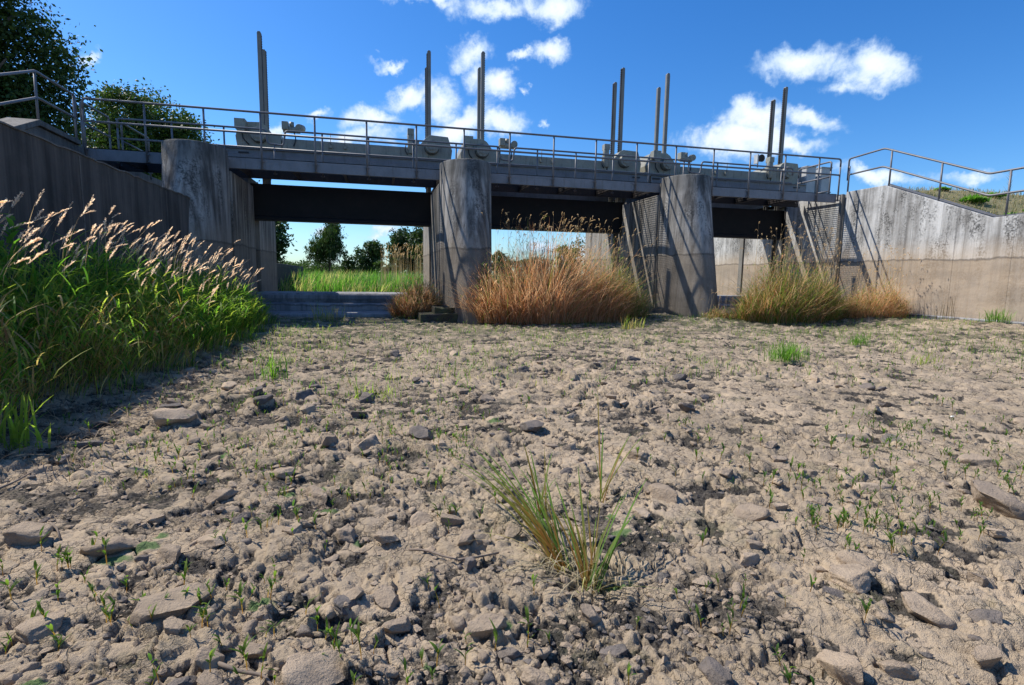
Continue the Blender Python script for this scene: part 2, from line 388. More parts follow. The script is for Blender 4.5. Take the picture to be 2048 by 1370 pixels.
moss = t.math('MULTIPLY', t.ramp(t.math('ADD', t.noise(p, 2.3, 7, .7), t.math('MULTIPLY', yy, .12)), .53, .66), t.math('ADD', .34, t.math('MULTIPLY', yy, .46)))
c = t.mix(moss, c, (.11, .115, .06, 1))
gp = t.ramp(t.math('ADD', al, t.math('MULTIPLY', t.math('SUBTRACT', n2, .5), .8)), .35, .75)
c = t.mix(t.math('MULTIPLY', gp, .85), c, t.mix(n3, (.035, .09, .02, 1), (.13, .24, .08, 1)))
t.put(b.inputs['Base Color'], c); b.inputs['Roughness'].default_value = .95; b.inputs['Specular IOR Level'].default_value = .15
t.put(b.inputs['Normal'], t.bump(t.math('ADD', t.math('ADD', t.math('MULTIPLY', n3, 1.9), n4), t.math('MULTIPLY', crk, -1.1)), .7, .010))
M['mud'] = m
def soilmat(name, ca, cb, sc=3):
    m, t, b = mat(name); p = t.pos(); t.put(b.inputs['Base Color'], t.mix(t.noise(p, sc, 7, .65), ca, cb)); b.inputs['Roughness'].default_value = .95
    t.put(b.inputs['Normal'], t.bump(t.noise(p, sc*8, 5, .6), .5, .03)); return m
M['earth'] = soilmat('bare_earth', (.16, .12, .09, 1), (.33, .26, .2, 1))
M['meadow'] = soilmat('meadow_soil', (.05, .07, .02, 1), (.17, .16, .07, 1), 2)
M['bankgrass'] = soilmat('dry_turf', (.12, .12, .05, 1), (.30, .25, .13, 1), 5)

def gpt(x, y):
    d = fwd+RV*(x-CXP)/FPX-UV*(y-CYP)/FPX; k = -(EYE-.02)/d[2]; return d[0]*k, d[1]*k
ALGAE = [(*gpt(px, py), sx, sy) for px, py, sx, sy in ((225,1097,.085,.035),(285,1072,.08,.04),(315,1052,.05,.03),(1240,1138,.06,.04),(1243,1045,.06,.03),(1222,1015,.03,.03),(640,962,.03,.08),(660,1000,.06,.04),(445,888,.05,.05),
  (720,1056,.035,.03),(990,830,.08,.08),(60,1362,.07,.02),(575,970,.05,.04),(520,1175,.05,.03),(1010,1225,.03,.02),(860,1290,.03,.02))]
NA, NR = 880, 790
az = np.radians(np.linspace(-60, 78, NA)); rr_ = .8*(16.5/.8)**(np.linspace(0, 1, NR))
A, R_ = np.meshgrid(az, rr_); X = R_*np.sin(A); Y = R_*np.cos(A)
Z, CR = bed(X.ravel(), Y.ravel()); X = X.ravel(); Y = Y.ravel()
AL = np.zeros_like(X)
for (ax, ay, sx, sy) in ALGAE: AL = np.maximum(AL, np.exp(-(((X-ax)/sx)**2+((Y-ay)/sy)**2)))
Z = np.where(Y > 13.95, -.12, Z)
idx = np.arange(NA*NR).reshape(NR, NA)
F = np.stack([idx[:-1, :-1], idx[:-1, 1:], idx[1:, 1:], idx[1:, :-1]], -1).reshape(-1, 4)[:, ::-1]
cxm = X[F].mean(1); cym = Y[F].mean(1); F = F[(cxm > -3.95) & (cxm < 13.45) & (cym < 14.1)]
me = np_mesh('riverbed', np.stack([X, Y, Z], 1), F, smooth=True, attrs={'crust': CR, 'algae': AL})
meta(link('riverbed', me, M['mud']), 'dry cracked brown riverbed with stones and dark torn holes', kind='structure')
def sheet(name, xs, ys, zf, m_, label=None):
    Xg, Yg = np.meshgrid(xs, ys); Zg = zf(Xg, Yg); n = len(xs); idx = np.arange(Xg.size).reshape(len(ys), n)
    F = np.stack([idx[:-1, :-1], idx[:-1, 1:], idx[1:, 1:], idx[1:, :-1]], -1).reshape(-1, 4)
    o = link(name, np_mesh(name, np.stack([Xg.ravel(), Yg.ravel(), Zg.ravel()], 1), F, smooth=True), m_); return meta(o, label, kind='structure')
sheet('ground', np.array([-800, -60, -10, -3, 0, 6, 14, 60, 800.]), np.array([-800, -60, -8, 0, 6, 14, 40, 150, 800.]), lambda x, y: x*0-.22, M['earth'])
xs = np.concatenate([[-600, -120, -50], np.arange(-24, 26, 1.0), [50, 120, 600]]); ys = np.concatenate([np.arange(19.6, 50, 1.), [60, 90, 150, 700]])
sheet('meadow', xs, ys, lambda x, y: .28+.12*fbm(x*.3, y*.3, 3, 3)+.0*x, M['meadow'])

RW, PZ = 13.4, 3.66
def wtop(y):      # coping height of the right wing wall along the river
    return np.interp(y, [-20, 8.9, 9.52, 12.34, 30], [2.56, 2.54, 2.52, 3.66, 3.66])
def bankz(x, y):
    s = np.clip((x-RW-.3)/2.2, 0, 1)
    hgt = np.interp(y, [-20, 9, 10.7, 14.2, 15.2, 30], [.08, .10, .16, .06, 0.0, 0.0])
    return wtop(y)-.10-np.interp(y, [24, 34], [0, 3.5])+hgt*s+.05*(fbm(x*1.5, y*1.5, 12, 3)-.5)
sheet('right_embankment', np.concatenate([np.arange(RW+.28, 20, .3), [24, 40, 90, 400]]), np.concatenate([[-60, -20], np.arange(-4, 22, .3), [24, 28, 34, 60]]), bankz, M['bankgrass'])
sheet('left_embankment', np.array([-400, -60, -20, -12, -8, -6.4]), np.array([-60, -10, 0, 6, 9, 10, 11, 12, 14, 20, 24, 28, 34, 60]),
      lambda x, y: np.interp(y, [-10, 8.9, 9.5, 12.1, 22, 34], [2.4, 2.4, 2.4, 3.5, 3.5, .2])+x*0, M['bankgrass'])

# ------------------------------------------------------------------ concrete works
PIERS = [-3.895, 2.06, 8.02]; PW = .625
def pier_outline(cx, yf, n=22):
    pts = []
    for k in range(n+1):
        a = math.pi+math.pi*k/n
        pts.append((cx+PW*math.cos(a), 13.60+(13.60-yf)*math.sin(a)))
    return pts
GROUPP = 'concrete piers of the weir'
plabels = ['broad concrete pier with rounded nose joined to the dark dividing wall', 'rounded concrete pier standing between the black gate and the brown grass', 'pale rounded concrete pier crossed by railing shadows right of the brown grass']
for i, cx in enumerate(PIERS):
    r = empty('concrete_pier', (cx, 13.6, -.2), plabels[i], 'pier', GROUPP)
    # nose: battered, its foot leans downstream
    def ring(yf, z): return [(x, y, z) for x, y in pier_outline(cx, yf)]+[(cx+PW, 13.62, z), (cx-PW, 13.62, z)]
    levels = [(-.2, 11.74), (.6, 11.95), (1.6, 12.21), (2.6, 12.47), (3.68, 12.74), (3.715, 12.76)]
    mb = MB(); rings = []; base = 0
    for z, yf in levels: rings.append(ring(yf, z))
    n = len(rings[0]); v = sum(rings, []); f = []
    for a in range(len(rings)-1):
        for k in range(n): f.append((a*n+k, a*n+(k+1) % n, (a+1)*n+(k+1) % n, (a+1)*n+k))
    mb.add(v, f, True); mb.f += [tuple(range(n))[::-1], tuple(range((len(rings)-1)*n, len(rings)*n))]; mb.sm += [False, False]
    o = mb.build('nose', M['pier'], r, .012)
    mb = MB(); w = PW
    mb.box(cx-w+.07, cx+w-.07, 13.60, 13.80, -.2, 3.58)                        # stop-log slot
    mb.box(cx-w, cx+w, 13.80, 16.02, -.2, 3.30)
    mb.box(cx-w+.13, cx+w-.13, 16.0, 16.62, -.2, 3.30)                         # gate slot
    mb.box(cx-w, cx+w, 16.6, 19.0, -.2, 3.30)
    mb.prism([(cx-w, 18.98), (cx+w, 18.98)]+[(cx+w*math.cos(math.pi*k/10), 19.0+w*math.sin(math.pi*k/10)) for k in range(11)], 2, -.2, 3.30)
    mb.build('shaft', M['pier'], r, .01)
    for sgn in (-1, 1):
        x = cx+sgn*(w-.055)
        mb = MB().box(x-.02, x+.02, 13.64, 13.665, -.1, 3.60).box(x-.02, x+.02, 13.735, 13.76, -.1, 3.60); mb.build('slot_guide', M['guide'], r)
        x = cx+sgn*(w-.125)
        MB().box(x-.012, x+.05*0+.012, 16.03, 16.06, .3, 3.28).box(x-.012, x+.012, 16.56, 16.59, .3, 3.28).build('gate_guide', M['guide'], r)
    MB().box(cx-w+.1, cx+w-.1, 15.95, 17.7, 3.30, 3.56).build('bearing_block', M['abut'], r, .01)
# right wing wall: face at x = RW, coping falls downstream
r = empty('retaining_wall', (RW, 10, 0), 'long pale concrete retaining wall at the right with brown silt stain', 'wall')
prof = [(-6, -.3), (13.60, -.3), (13.60, 3.66), (12.34, 3.66), (9.52, 2.52), (8.9, 2.54), (-6, 2.56)]
MB().prism(prof, 0, RW, RW+.32).build('wall_face', M['rwall'], r, .012)
MB().box(RW+.06, RW+.5, 13.60, 13.80, -.3, 3.6).box(RW, RW+.5, 13.80, 16.02, -.3, 3.62).box(RW+.13, RW+.5, 16.0, 16.62, -.3, 3.62).box(RW, RW+.5, 16.6, 27, -.3, 3.62).build('inner_face', M['rwall'], r, .01)
for a, bq in (((12.30, 3.668), (9.50, 2.535)), ((9.50, 2.535), (2, 2.565))):
    MB().prism([(a[0], a[1]), (bq[0], bq[1]), (bq[0], bq[1]+.035), (a[0], a[1]+.035)], 0, RW+.05, RW+.14).build('coping_strip', M['rail'], r)
MB().box(RW-.09, RW-.003, 13.64, 13.74, 0, 3.60).build('slot_guide', M['guide'], r)
MB().box(RW-.05, RW-.003, 18.1, 18.3, -.1, 3.3).build('slot_guide', M['guide'], r)
MB().box(RW-.02, RW+.1, 16.03, 16.09, .3, 3.5).box(RW-.02, RW+.1, 16.54, 16.59, .3, 3.5).build('gate_guide', M['dark'], r)
for y in (12.9, 11.6, 10.3, 9.05, 7.8): # shuttering joints stand a little proud
    MB().box(RW-.004, RW+.0, y-.009, y+.009, 0, float(wtop(y))-.05).build('shutter_joint', M['rwall'], r)
MB().box(RW-.16, RW-.002, 4, 13.0, -.2, .24).build('footing', M['sill'], r, .02)
# left: dark dividing wall running to the first pier
r = empty('dividing_wall', (-4.1, 10, 0), 'dark stained concrete dividing wall behind the tall reeds', 'wall')
mb = MB(); rg = random.Random(3)
ys = [-1+k*.16 for k in range(int((12.97+1)/.16)+1)]+[12.97]
top = [2.50+rg.uniform(-.012, .012) for _ in ys]
poly = [(-1, -.2), (12.97, -.2)]+[(y, z) for y, z in zip(ys[::-1], top[::-1])]
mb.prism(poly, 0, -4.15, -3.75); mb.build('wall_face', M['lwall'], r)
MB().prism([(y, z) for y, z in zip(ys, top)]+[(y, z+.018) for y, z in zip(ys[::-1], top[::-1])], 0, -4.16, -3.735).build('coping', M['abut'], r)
for y in (11.2, 8.3, 5.4): MB().box(-3.75, -3.743, y-.012, y+.012, 0, 2.48).build('joint_strip', M['abut'], r)
# left abutment
r = empty('abutment_wall', (-6.3, 12, 0), 'brown-grey sloping abutment wall at the left end of the walkway', 'wall')
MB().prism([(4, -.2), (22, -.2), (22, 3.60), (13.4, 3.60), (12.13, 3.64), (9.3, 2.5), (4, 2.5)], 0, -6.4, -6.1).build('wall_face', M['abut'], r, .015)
MB().prism([(13.5, 3.602), (12.1, 3.645), (12.1, 3.75), (13.5, 3.70)], 0, -6.55, -6.04).build('coping', M['abut'], r, .01)
MB().prism([(12.1, 3.645), (9.3, 2.502), (9.3, 2.60), (12.1, 3.75)], 0, -6.55, -6.04).build('coping', M['abut'], r, .01)
# low wall upstream of the first pier
r = empty('low_wall', (-3.7, 22, 0), 'low dark concrete wall beyond the first pier beside green bank', 'wall')
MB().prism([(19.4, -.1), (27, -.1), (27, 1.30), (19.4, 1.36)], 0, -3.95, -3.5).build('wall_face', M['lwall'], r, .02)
MB().prism([(14, -.1), (19, -.1), (19, 1.9), (14, 2.9)], 0, -5.6, -5.3).build('fish_pass_wall', M['abut'], r)
# sill and apron
r = empty('weir_sill', (5, 15.5, 0), 'long low blue-grey concrete sill under the three gates', 'sill')
SP = [(15.9, -.2), (17.1, -.2), (17.1, .44), (16.98, .485), (16.02, .485), (15.92, .47), (15.86, .42), (15.86, .33), (15.9, .255)]
for a, bq in ((PIERS[0]+PW, PIERS[1]-PW), (PIERS[1]+PW, PIERS[2]-PW), (PIERS[2]+PW, RW)):
    MB().prism(SP, 0, a+.003, bq-.003).build('crest', M['sill'], r, .01)
    MB().box(a+.003, bq-.003, 15.12, 15.9, -.2, .225).build('step', M['sill'], r, .02)
MB().box(-3.2, RW-.003, 13.86, 15.12, -.2, .045).build('apron', M['sill'], r, .02)
MB().box(-3.2, RW, 17.1, 19.7, -.2, .20).build('upstream_apron', M['sill'], r)
# rubble ledge at the second pier
r = empty('rubble_ledge', (1.9, 12.9, 0), 'low dark ledge of mud and broken rubble at the foot of the middle pier', 'ledge')
rg = random.Random(9)
def slab(x0, x1, y0, y1, z0, z1, rg):
    n = 10; pts = [(x0+(x1-x0)*(k+.5)/n, y0+rg.uniform(-.05, .05)) for k in range(n)]+[(x1-(x1-x0)*(k+.5)/n, y1) for k in range(n)]
    mb = MB(); lo = [(x, y+rg.uniform(-.03, .06), z0) for x, y in pts]; hi = [(x, y, z1+rg.uniform(-.02, .02)) for x, y in pts]; n = len(pts)
    mb.add(lo+hi, [(i, (i+1) % n, (i+1) % n+n, i+n) for i in range(n)]+[tuple(range(n, 2*n))]); return mb
slab(.75, 2.9, 12.2, 13.9, -.1, .16, rg).build('lower_slab', M['mud'], r, .02)
slab(1.1, 2.7, 12.35, 13.9, .16, .30, rg).build('upper_slab', M['mud'], r, .02)

# ------------------------------------------------------------------ walkway
DZ = 3.62
r = empty('walkway', (3.5, 14.5, DZ), 'grey steel footbridge with open grating floor carried over the piers', 'footbridge')
MB().box(-6.1, 13.25, 13.80, 13.812, 3.37, 3.62).box(-6.1, 13.25, 13.80, 13.88, 3.605, 3.62).box(-6.1, 13.25, 13.812, 13.87, 3.37, 3.382).build('edge_beam', M['beam'], r)
MB().box(-6.1, 13.25, 15.32, 15.335, 3.40, 3.66).box(-6.1, 13.25, 15.26, 15.32, 3.40, 3.412).build('rear_beam', M['dark'], r)  # dark colour instead of beam paint stands in for shade below the grating
k = 0; x = -5.5
while x < 13.2:
    MB().box(x-.005, x+.005, 13.815, 15.32, 3.42, 3.575).box(x-.03, x+.03, 13.815, 15.32, 3.41, 3.42).build('cross_beam', M['dark'], r); x += 1.17
mb = MB(); x = -6.05
while x < 13.22:
    mb.box(x-.0015, x+.0015, 13.89, 15.31, 3.590, 3.612); x += .043
for y in np.arange(13.93, 15.3, .10): mb.box(-6.05, 13.2, y-.0025, y+.0025, 3.607, 3.613)
meta(mb.build('grating', M['dark'], r), kind='stuff')
# machinery girders
for (a, bq) in ((PIERS[0]-.2, PIERS[1]+.2), (PIERS[1]+.25, PIERS[2]+.2), (PIERS[2]+.25, RW+.6)):
    MB().box(a, bq, 15.92, 15.94, 3.93, 4.23).box(a, bq, 15.86, 16.04, 4.23, 4.248).build('front_girder', M['beam'], r)
    MB().box(a, bq, 15.925, 15.945, 3.58, 3.928).box(a, bq, 15.86, 16.04, 3.565, 3.58).build('lower_girder_shade', M['dark'], r)  # lower half of the girder, coloured near-black to paint in the shade under the deck
    g0 = 3.98 if a < 0 else 3.58
    MB().box(a, bq, 17.6, 17.62, g0, 4.23).box(a, bq, 17.5, 17.7, 4.23, 4.248).box(a, bq, 17.5, 17.7, g0-.015, g0).build('rear_girder', M['beam'], r)

def railing(name, label, posts, rails, mat_=None, r_rail=.0245, plates=True, cat='railing'):
    p0 = posts[0]; r = empty(name, (p0[0], p0[1], p0[2]), label, cat)
    for (x, y, z0, z1) in posts:
        mb = MB().tube([(x, y, z0), (x, y, z1)], .0225, 8)
        if plates: mb.box(x-.05, x+.05, y-.012, y+.012, z0+.02, z0+.05).box(x-.05, x+.05, y-.012, y+.012, z0+.17, z0+.20)
        mb.build('post', M['rail'], r)
    for nm, pts in rails: MB().tube(bend(pts), r_rail, 8).build(nm, M['rail'], r)
    return r
FY = 13.765
railing('front_railing', 'long grey steel railing along the near edge of the walkway', [(-6.08, FY, 3.4, 4.58)]+[(-4.93+1.1635*k, FY, 3.36, 4.60) for k in range(16)]+[(13.27, FY, 3.4, 4.5)],
        [('top_rail', [(-6.08, FY, 4.4), (-6.08, FY, 4.62), (13.27, FY, 4.62), (13.27, FY, 4.4)]), ('mid_rail', [(-6.08, FY, 4.16), (13.27, FY, 4.16)])])
IY = 15.33
dips = [(-2.78, -2.32), (3.28, 3.72), (9.2, 9.66)]
path = [(-6.08, IY, 4.4), (-6.08, IY, 4.62)]
for a, bq in dips: path += [(a, IY, 4.62), (a+.03, IY, 4.28), (bq-.05, IY, 4.25), (bq, IY, 4.62)]
path += [(12.95, IY, 4.62), (12.95, IY, 4.4)]
iposts = [(-6.08+1.1635*k, IY, 3.5, 4.60) for k in range(17)]
iposts = [(x, y, a, (4.26 if any(p-.05 < x < q+.05 for p, q in dips) else bq)) for (x, y, a, bq) in iposts]
railing('inner_railing', 'grey steel railing between the walkway and the gate machinery, dipping at each hoist', iposts, [('top_rail', path), ('mid_rail', [(-6.08, IY, 4.16), (12.95, IY, 4.16)]), ('kick_rail', [(-6.08, IY, 3.78), (12.95, IY, 3.78)])])
railing('end_railing', 'short cross railing closing the left end of the walkway beside the tree', [(-6.2, 13.95, 3.5, 4.5), (-6.2, 15.2, 3.5, 4.5), (-6.1, 15.6, 3.5, 4.5), (-6.1, 17.2, 3.5, 4.5)],
        [('top_rail', [(-6.2, 13.95, 4.2), (-6.2, 13.95, 4.6), (-6.2, 15.2, 4.6), (-6.2, 15.2, 4.2)]), ('mid_rail', [(-6.2, 13.95, 4.16), (-6.2, 15.2, 4.16)]),
         ('top_rail', [(-6.1, 15.6, 4.2), (-6.1, 15.6, 4.6), (-6.1, 17.2, 4.6), (-6.1, 17.2, 4.2)]), ('mid_rail', [(-6.1, 15.6, 4.16), (-6.1, 17.2, 4.16)])])
railing('access_gate', 'hinged rail gate closing the right end of the walkway beside the cabinets', [(13.12, 13.95, 3.5, 4.55), (13.12, 15.25, 3.5, 4.55)],
        [('top_rail', [(13.12, 13.95, 4.3), (13.12, 13.95, 4.58), (13.12, 15.25, 4.58), (13.12, 15.25, 4.3)]), ('mid_rail', [(13.12, 13.95, 4.14), (13.12, 15.25, 4.14)]), ('low_rail', [(13.12, 13.95, 3.72), (13.12, 15.25, 3.72)])], cat='gate')
WX = RW+.06
railing('wing_railing', 'bent steel railing stepping down along the top of the right wall', [(WX, 13.62, 3.6, 4.4), (WX, 12.27, 3.60, 4.60), (WX, 10.85, 3.02, 4.0), (WX, 9.30, 2.50, 3.52), (WX, 7.5, 2.5, 3.55), (WX, 5.6, 2.5, 3.55)],
        [('top_rail', [(WX, 13.66, 4.0), (WX, 13.66, 4.62), (WX, 12.50, 4.67), (WX, 9.74, 3.52), (WX, 4.5, 3.60)]), ('mid_rail', [(WX, 13.66, 4.16), (WX, 12.50, 4.19), (WX, 9.70, 3.03), (WX, 4.5, 3.12)])], plates=False)
LX = -6.14
railing('abutment_railing', 'bent steel railing at the far left in front of the big tree', [(LX, 13.55, 3.6, 4.6), (LX, 12.25, 3.65, 4.62), (LX, 10.6, 3.0, 4.0), (LX, 9.2, 2.5, 3.5)],
        [('top_rail', [(LX, 13.6, 4.2), (LX, 13.6, 4.62), (LX, 12.28, 4.65), (LX, 9.3, 3.45), (LX, 6, 3.5)]), ('mid_rail', [(LX, 13.6, 4.16), (LX, 12.28, 4.18), (LX, 9.3, 3.0), (LX, 6, 3.03)])], plates=False)

# ------------------------------------------------------------------ gates with their racks
RACKX = [(-3.02, 1.41), (2.96, 7.34), (8.87, 13.22)]
glabels = ['wide black steel gate leaf raised in the left opening', 'wide black steel gate leaf raised in the middle opening above brown grass', 'wide black steel gate leaf raised in the right opening beside the pale wall']
for gi, (a, bq) in enumerate(((PIERS[0]+PW-.10, PIERS[1]-PW+.10), (PIERS[1]+PW-.10, PIERS[2]-PW+.10), (PIERS[2]+PW-.10, RW+.10))):
    r = empty('sluice_gate', ((a+bq)/2, 16.3, 2.45), glabels[gi], 'sluice gate', 'raised sluice gates')
    MB().box(a, bq, 16.20, 16.22, 2.52, 3.40).build('skin_plate', M['gate'], r)
    MB().prism([(16.12, 2.44), (16.50, 2.44), (16.50, 2.52), (16.22, 2.60), (16.12, 2.52)], 0, a, bq).build('bottom_beam', M['gate'], r)
    MB().box(a, bq, 16.22, 16.50, 3.36, 3.40).build('top_beam', M['gate'], r)
    MB().box(a, bq, 16.16, 16.20, 2.56, 2.64).build('stiffener', M['gate'], r)
    for x in np.linspace(a+.5, bq-.5, 5): MB().box(x-.006, x+.006, 16.22, 16.48, 2.55, 3.36).build('rib', M['gate'], r)
    for side, rx in enumerate(RACKX[gi]):
        s = 1 if side == 0 else -1
        for ry in (16.27, 16.83):
            top = (7.27, 7.41, 7.40)[gi]-(0 if ry < 16.5 else .24)
            mb = MB(); w = .047
            mb.box(rx-w, rx+w, ry+.045, ry+.06, 3.38, top).box(rx-w, rx+w, ry-.06, ry-.045, 3.38, top).box(rx-s*w-.006, rx-s*w+.006, ry-.045, ry+.045, 3.38, top)
            mb.prism([(rx-w, top), (rx+w, top), (rx+w-.02, top+.03), (rx-w+.02, top+.03)], 1, ry-.06, ry+.06)
            rk = mb.build('rack', M['rack'], r, .004)
            tb = MB(); z = 3.6
            while z < top-.03:
                tb.box(rx+s*w-.022, rx+s*w+.012, ry-.044, ry+.044, z, z+.032); z += .064
            t_ = link('teeth', tb.mesh('teeth'), M['dark'], rk, world=False); t_['kind'] = 'stuff'
            if ry < 17: continue
    
# ------------------------------------------------------------------ hoists
def hoist(rx, s, label, lit_motor):
    """s=+1: left end of a gate (motor towards +x), -1: right end"""
    r = empty('gate_hoist', (rx, 16.6, 4.25), label, 'hoist', 'gate hoists on the girders')
    def X(a): return rx+s*a
    poly = [(X(-.60), 4.25), (X(-.64), 4.58), (X(-.52), 4.95), (X(-.02), 4.97), (X(.10), 4.90), (X(.26), 4.70), (X(.48), 4.70), (X(.48), 4.25)]
    if s < 0: poly = poly[::-1]
    MB().prism(poly, 1, 16.05, 17.62).build('housing', M['hoist'], r, .012)
    mb = MB().tube([(X(-.05), 15.84, 4.62), (X(-.05), 16.06, 4.62)], .185, 20); mb.build('drive_cover', M['hoist'], r, .008)
    MB().tube([(X(-.05), 15.815, 4.62), (X(-.05), 15.845, 4.62)], .11, 16).build('cover_plate', M['hoist'], r)
    bb = MB()
    for a in np.linspace(0, 2*math.pi, 9)[:-1]: bb.tube([(X(-.05)+.15*math.cos(a), 15.828, 4.62+.15*math.sin(a)), (X(-.05)+.15*math.cos(a), 15.842, 4.62+.15*math.sin(a))], .012, 6)
    for a in (-.5, .2): bb.tube([(X(a), 16.03, 4.30), (X(a), 16.052, 4.30)], .018, 6)
    o = bb.build('bolts', M['rail'], r); o['kind'] = 'stuff'
    mb = MB(); ring = [(X(-.05)+.205*math.cos(a), 16.0, 4.62+.205*math.sin(a)) for a in np.linspace(math.pi*1.02, math.pi*1.98, 10)]
    mb.tube(ring, .007, 6).build('cable_loop', M['cable'], r)
    if s > 0:
        MB().box(X(-.60), X(-.34), 15.80, 16.04, 4.72, 4.97).prism([(X(-.60), 4.72), (X(-.34), 4.72), (X(-.38), 4.66), (X(-.5), 4.66)], 1, 15.82, 16.03).build('terminal_box', M['hoist'], r, .01)
        MB().tube(bend([(X(-.45), 15.95, 4.66), (X(-.44), 15.98, 4.5), (X(-.3), 16.0, 4.36)]), .018, 6).build('cable', M['cable'], r)
        mo = MB().tube([(X(.52), 16.2, 4.86), (X(.95), 16.2, 4.86)], .085, 14).build('motor', M['hoist'], r, .006)
        MB().tube([(X(.74), 16.2, 4.92), (X(.74), 16.2, 5.06)], .06, 12).build('gear_head', M['hoist'], r)
        MB().box(X(.50), X(.66), 16.08, 16.32, 4.84, 5.05).build('switch_box', M['hoist'], r, .01)
        MB().tube([(X(.93), 16.08, 4.90), (X(.99), 16.32, 4.94)], .10, 14).build('handwheel', M['hoist'], r, .01)
        MB().tube(bend([(X(.80), 16.1, 4.80), (X(.86), 16.05, 4.6), (X(.80), 16.03, 4.4)]), .016, 6).build('cable', M['cable'], r)
    else:
        MB().box(X(.36), X(.58), 16.02, 16.3, 4.70, 4.80).build('bracket', M['hoist'], r, .005)
        MB().tube([(X(.52), 16.1, 4.42), (X(.52), 16.1, 4.74), (X(.53), 16.1, 4.78), (X(.53), 16.1, 4.96)], .10, 14).build('gear_head', M['hoist'], r, .008)
        MB().box(X(.44), X(.62), 16.0, 16.22, 4.93, 5.10).build('switch_box', M['hoist'], r, .012)
        MB().tube([(X(.30), 16.08, 4.72), (X(.46), 16.08, 4.72)], .08, 12).build('motor', M['hoist'], r)
        MB().tube(bend([(X(.66), 16.05, 4.70), (X(.70), 16.02, 4.5), (X(.62), 16.03, 4.38)]), .016, 6).build('cable', M['cable'], r)
    MB().box(min(X(-.55), X(-.3)), max(X(-.55), X(-.3)), 15.90, 15.918, 4.12, 4.16).build('vent_slot', M['dark'], r)
    return r
hl = [('cream hoist housing with slanted shoulder above the leftmost pier', 'cream hoist housing above the left side of the middle pier'),
      ('cream hoist housing above the right side of the middle pier', 'cream hoist housing above the left side of the right pier with upright gear'),
      ('cream hoist housing above the right side of the right pier', 'cream hoist housing next to the grey cabinets at the right end')]
bl = ['cream box beam joining the two hoists over the left opening', 'cream box beam joining the two hoists over the middle opening', 'cream box beam joining the two hoists over the right opening']
for gi, (a, bq) in enumerate(RACKX):
    hoist(a, 1, hl[gi][0], True); hoist(bq, -1, hl[gi][1], False)
    r = empty('torque_beam', ((a+bq)/2, 16.3, 4.34), bl[gi], 'beam', 'torque beams between hoists')
    MB().box(a+.50, bq-.50, 16.08, 16.44, 4.25, 4.60).build('box_section', M['hoist'], r, .012)
    for x in (a+1.75, a+2.12):
        MB().box(x-.035, x+.035, 16.0, 16.08, 4.42, 4.52).build('lug', M['hoist'], r); MB().tube([(x, 15.98, 4.5), (x, 15.98, 4.80)], .009, 6).build('pin', M['rail'], r)
for x0, x1, lab in ((14.02, 14.40, 'grey control cabinet with sunlit side next to the last hoist'), (14.62, 15.02, 'grey control cabinet outermost at the right end of the walkway')):
    r = empty('control_cabinet', ((x0+x1)/2, 16.3, 3.62), lab, 'cabinet', 'control cabinets')
    MB().box(x0, x1, 15.95, 16.7, 3.62, 4.86).build('body', M['cab'], r, .01); MB().box(x0+.02, x1-.02, 15.935, 15.95, 3.66, 4.8).build('door', M['cab'], r, .004)
    MB().box(x0-.02, x1+.02, 15.92, 16.73, 4.862, 4.885).build('roof', M['cab'], r)
MB().box(13.4, 15.6, 15.9, 17.7, 3.50, 3.615).build('cabinet_slab', M['abut'], None, .01); meta(bpy.data.objects['cabinet_slab'], 'concrete slab carrying the two grey control cabinets', 'slab')
r = empty('floodlight', (13.05, 17.2, 5.0), 'small dark round lamp mounted behind the rightmost pair of racks', 'lamp')
MB().tube([(13.05, 17.0, 5.28), (13.05, 17.25, 5.3)], .13, 14, .09).build('lamp_head', M['dark'], r); MB().box(12.88, 12.93, 17.0, 17.2, 5.1, 5.4).build('bracket', M['cab'], r); MB().tube([(13.05, 17.2, 5.0), (13.05, 17.2, 5.25)], .02, 8).build('stem', M['rail'], r)

# ------------------------------------------------------------------ vegetation builders
R = np.random.default_rng(11)
def blades(base, az, length, lean, width, cb, ct, segs=5, droop=0.0, start=0.0, twist=None):
    """arching grass blades: base (N,3); az heading; length; lean 0..1 (how far the tip goes sideways); returns verts, faces, cols"""
    N = len(base); t = np.linspace(0, 1, segs+1)[None, :]
    length = length[:, None]; lean = lean[:, None]; droop = np.broadcast_to(droop, (N,))[:, None]
    hor = length*(start*t+lean*t**1.8); ver = length*(np.sqrt(np.clip(1-lean**2*.6, .05, 1))*t-droop*t**2.6)
    dx, dy = np.sin(az)[:, None], np.cos(az)[:, None]
    px = base[:, 0:1]+hor*dx; py = base[:, 1:2]+hor*dy; pz = base[:, 2:3]+ver
    tw = az+math.pi/2 if twist is None else az+math.pi/2+twist
    sx, sy = np.sin(tw)[:, None], np.cos(tw)[:, None]
    w = (width[:, None]*.5)*np.clip(np.sin(np.pi*np.clip(t*.86+.13, 0, 1))**.7, .06, 1)
    P = np.empty((N, segs+1, 2, 3)); P[:, :, 0, 0] = px-w*sx; P[:, :, 0, 1] = py-w*sy; P[:, :, 0, 2] = pz; P[:, :, 1, 0] = px+w*sx; P[:, :, 1, 1] = py+w*sy; P[:, :, 1, 2] = pz+w*.25
    C = cb[:, None, None, :]*(1-t[:, :, None, None])+ct[:, None, None, :]*t[:, :, None, None]; C = np.broadcast_to(C, (N, segs+1, 2, 3))
    i = (np.arange(N)*(segs+1)*2)[:, None]+np.arange(segs)[None, :]*2
    F = np.stack([i, i+1, i+3, i+2], -1).reshape(-1, 4)
    return P.reshape(-1, 3), F, C.reshape(-1, 3)
def join(parts):
    V, F, C = [], [], []; n = 0
    for v, f, c in parts: V.append(v); F.append(f+n); C.append(c); n += len(v)
    return np.concatenate(V), np.concatenate(F), np.concatenate(C)
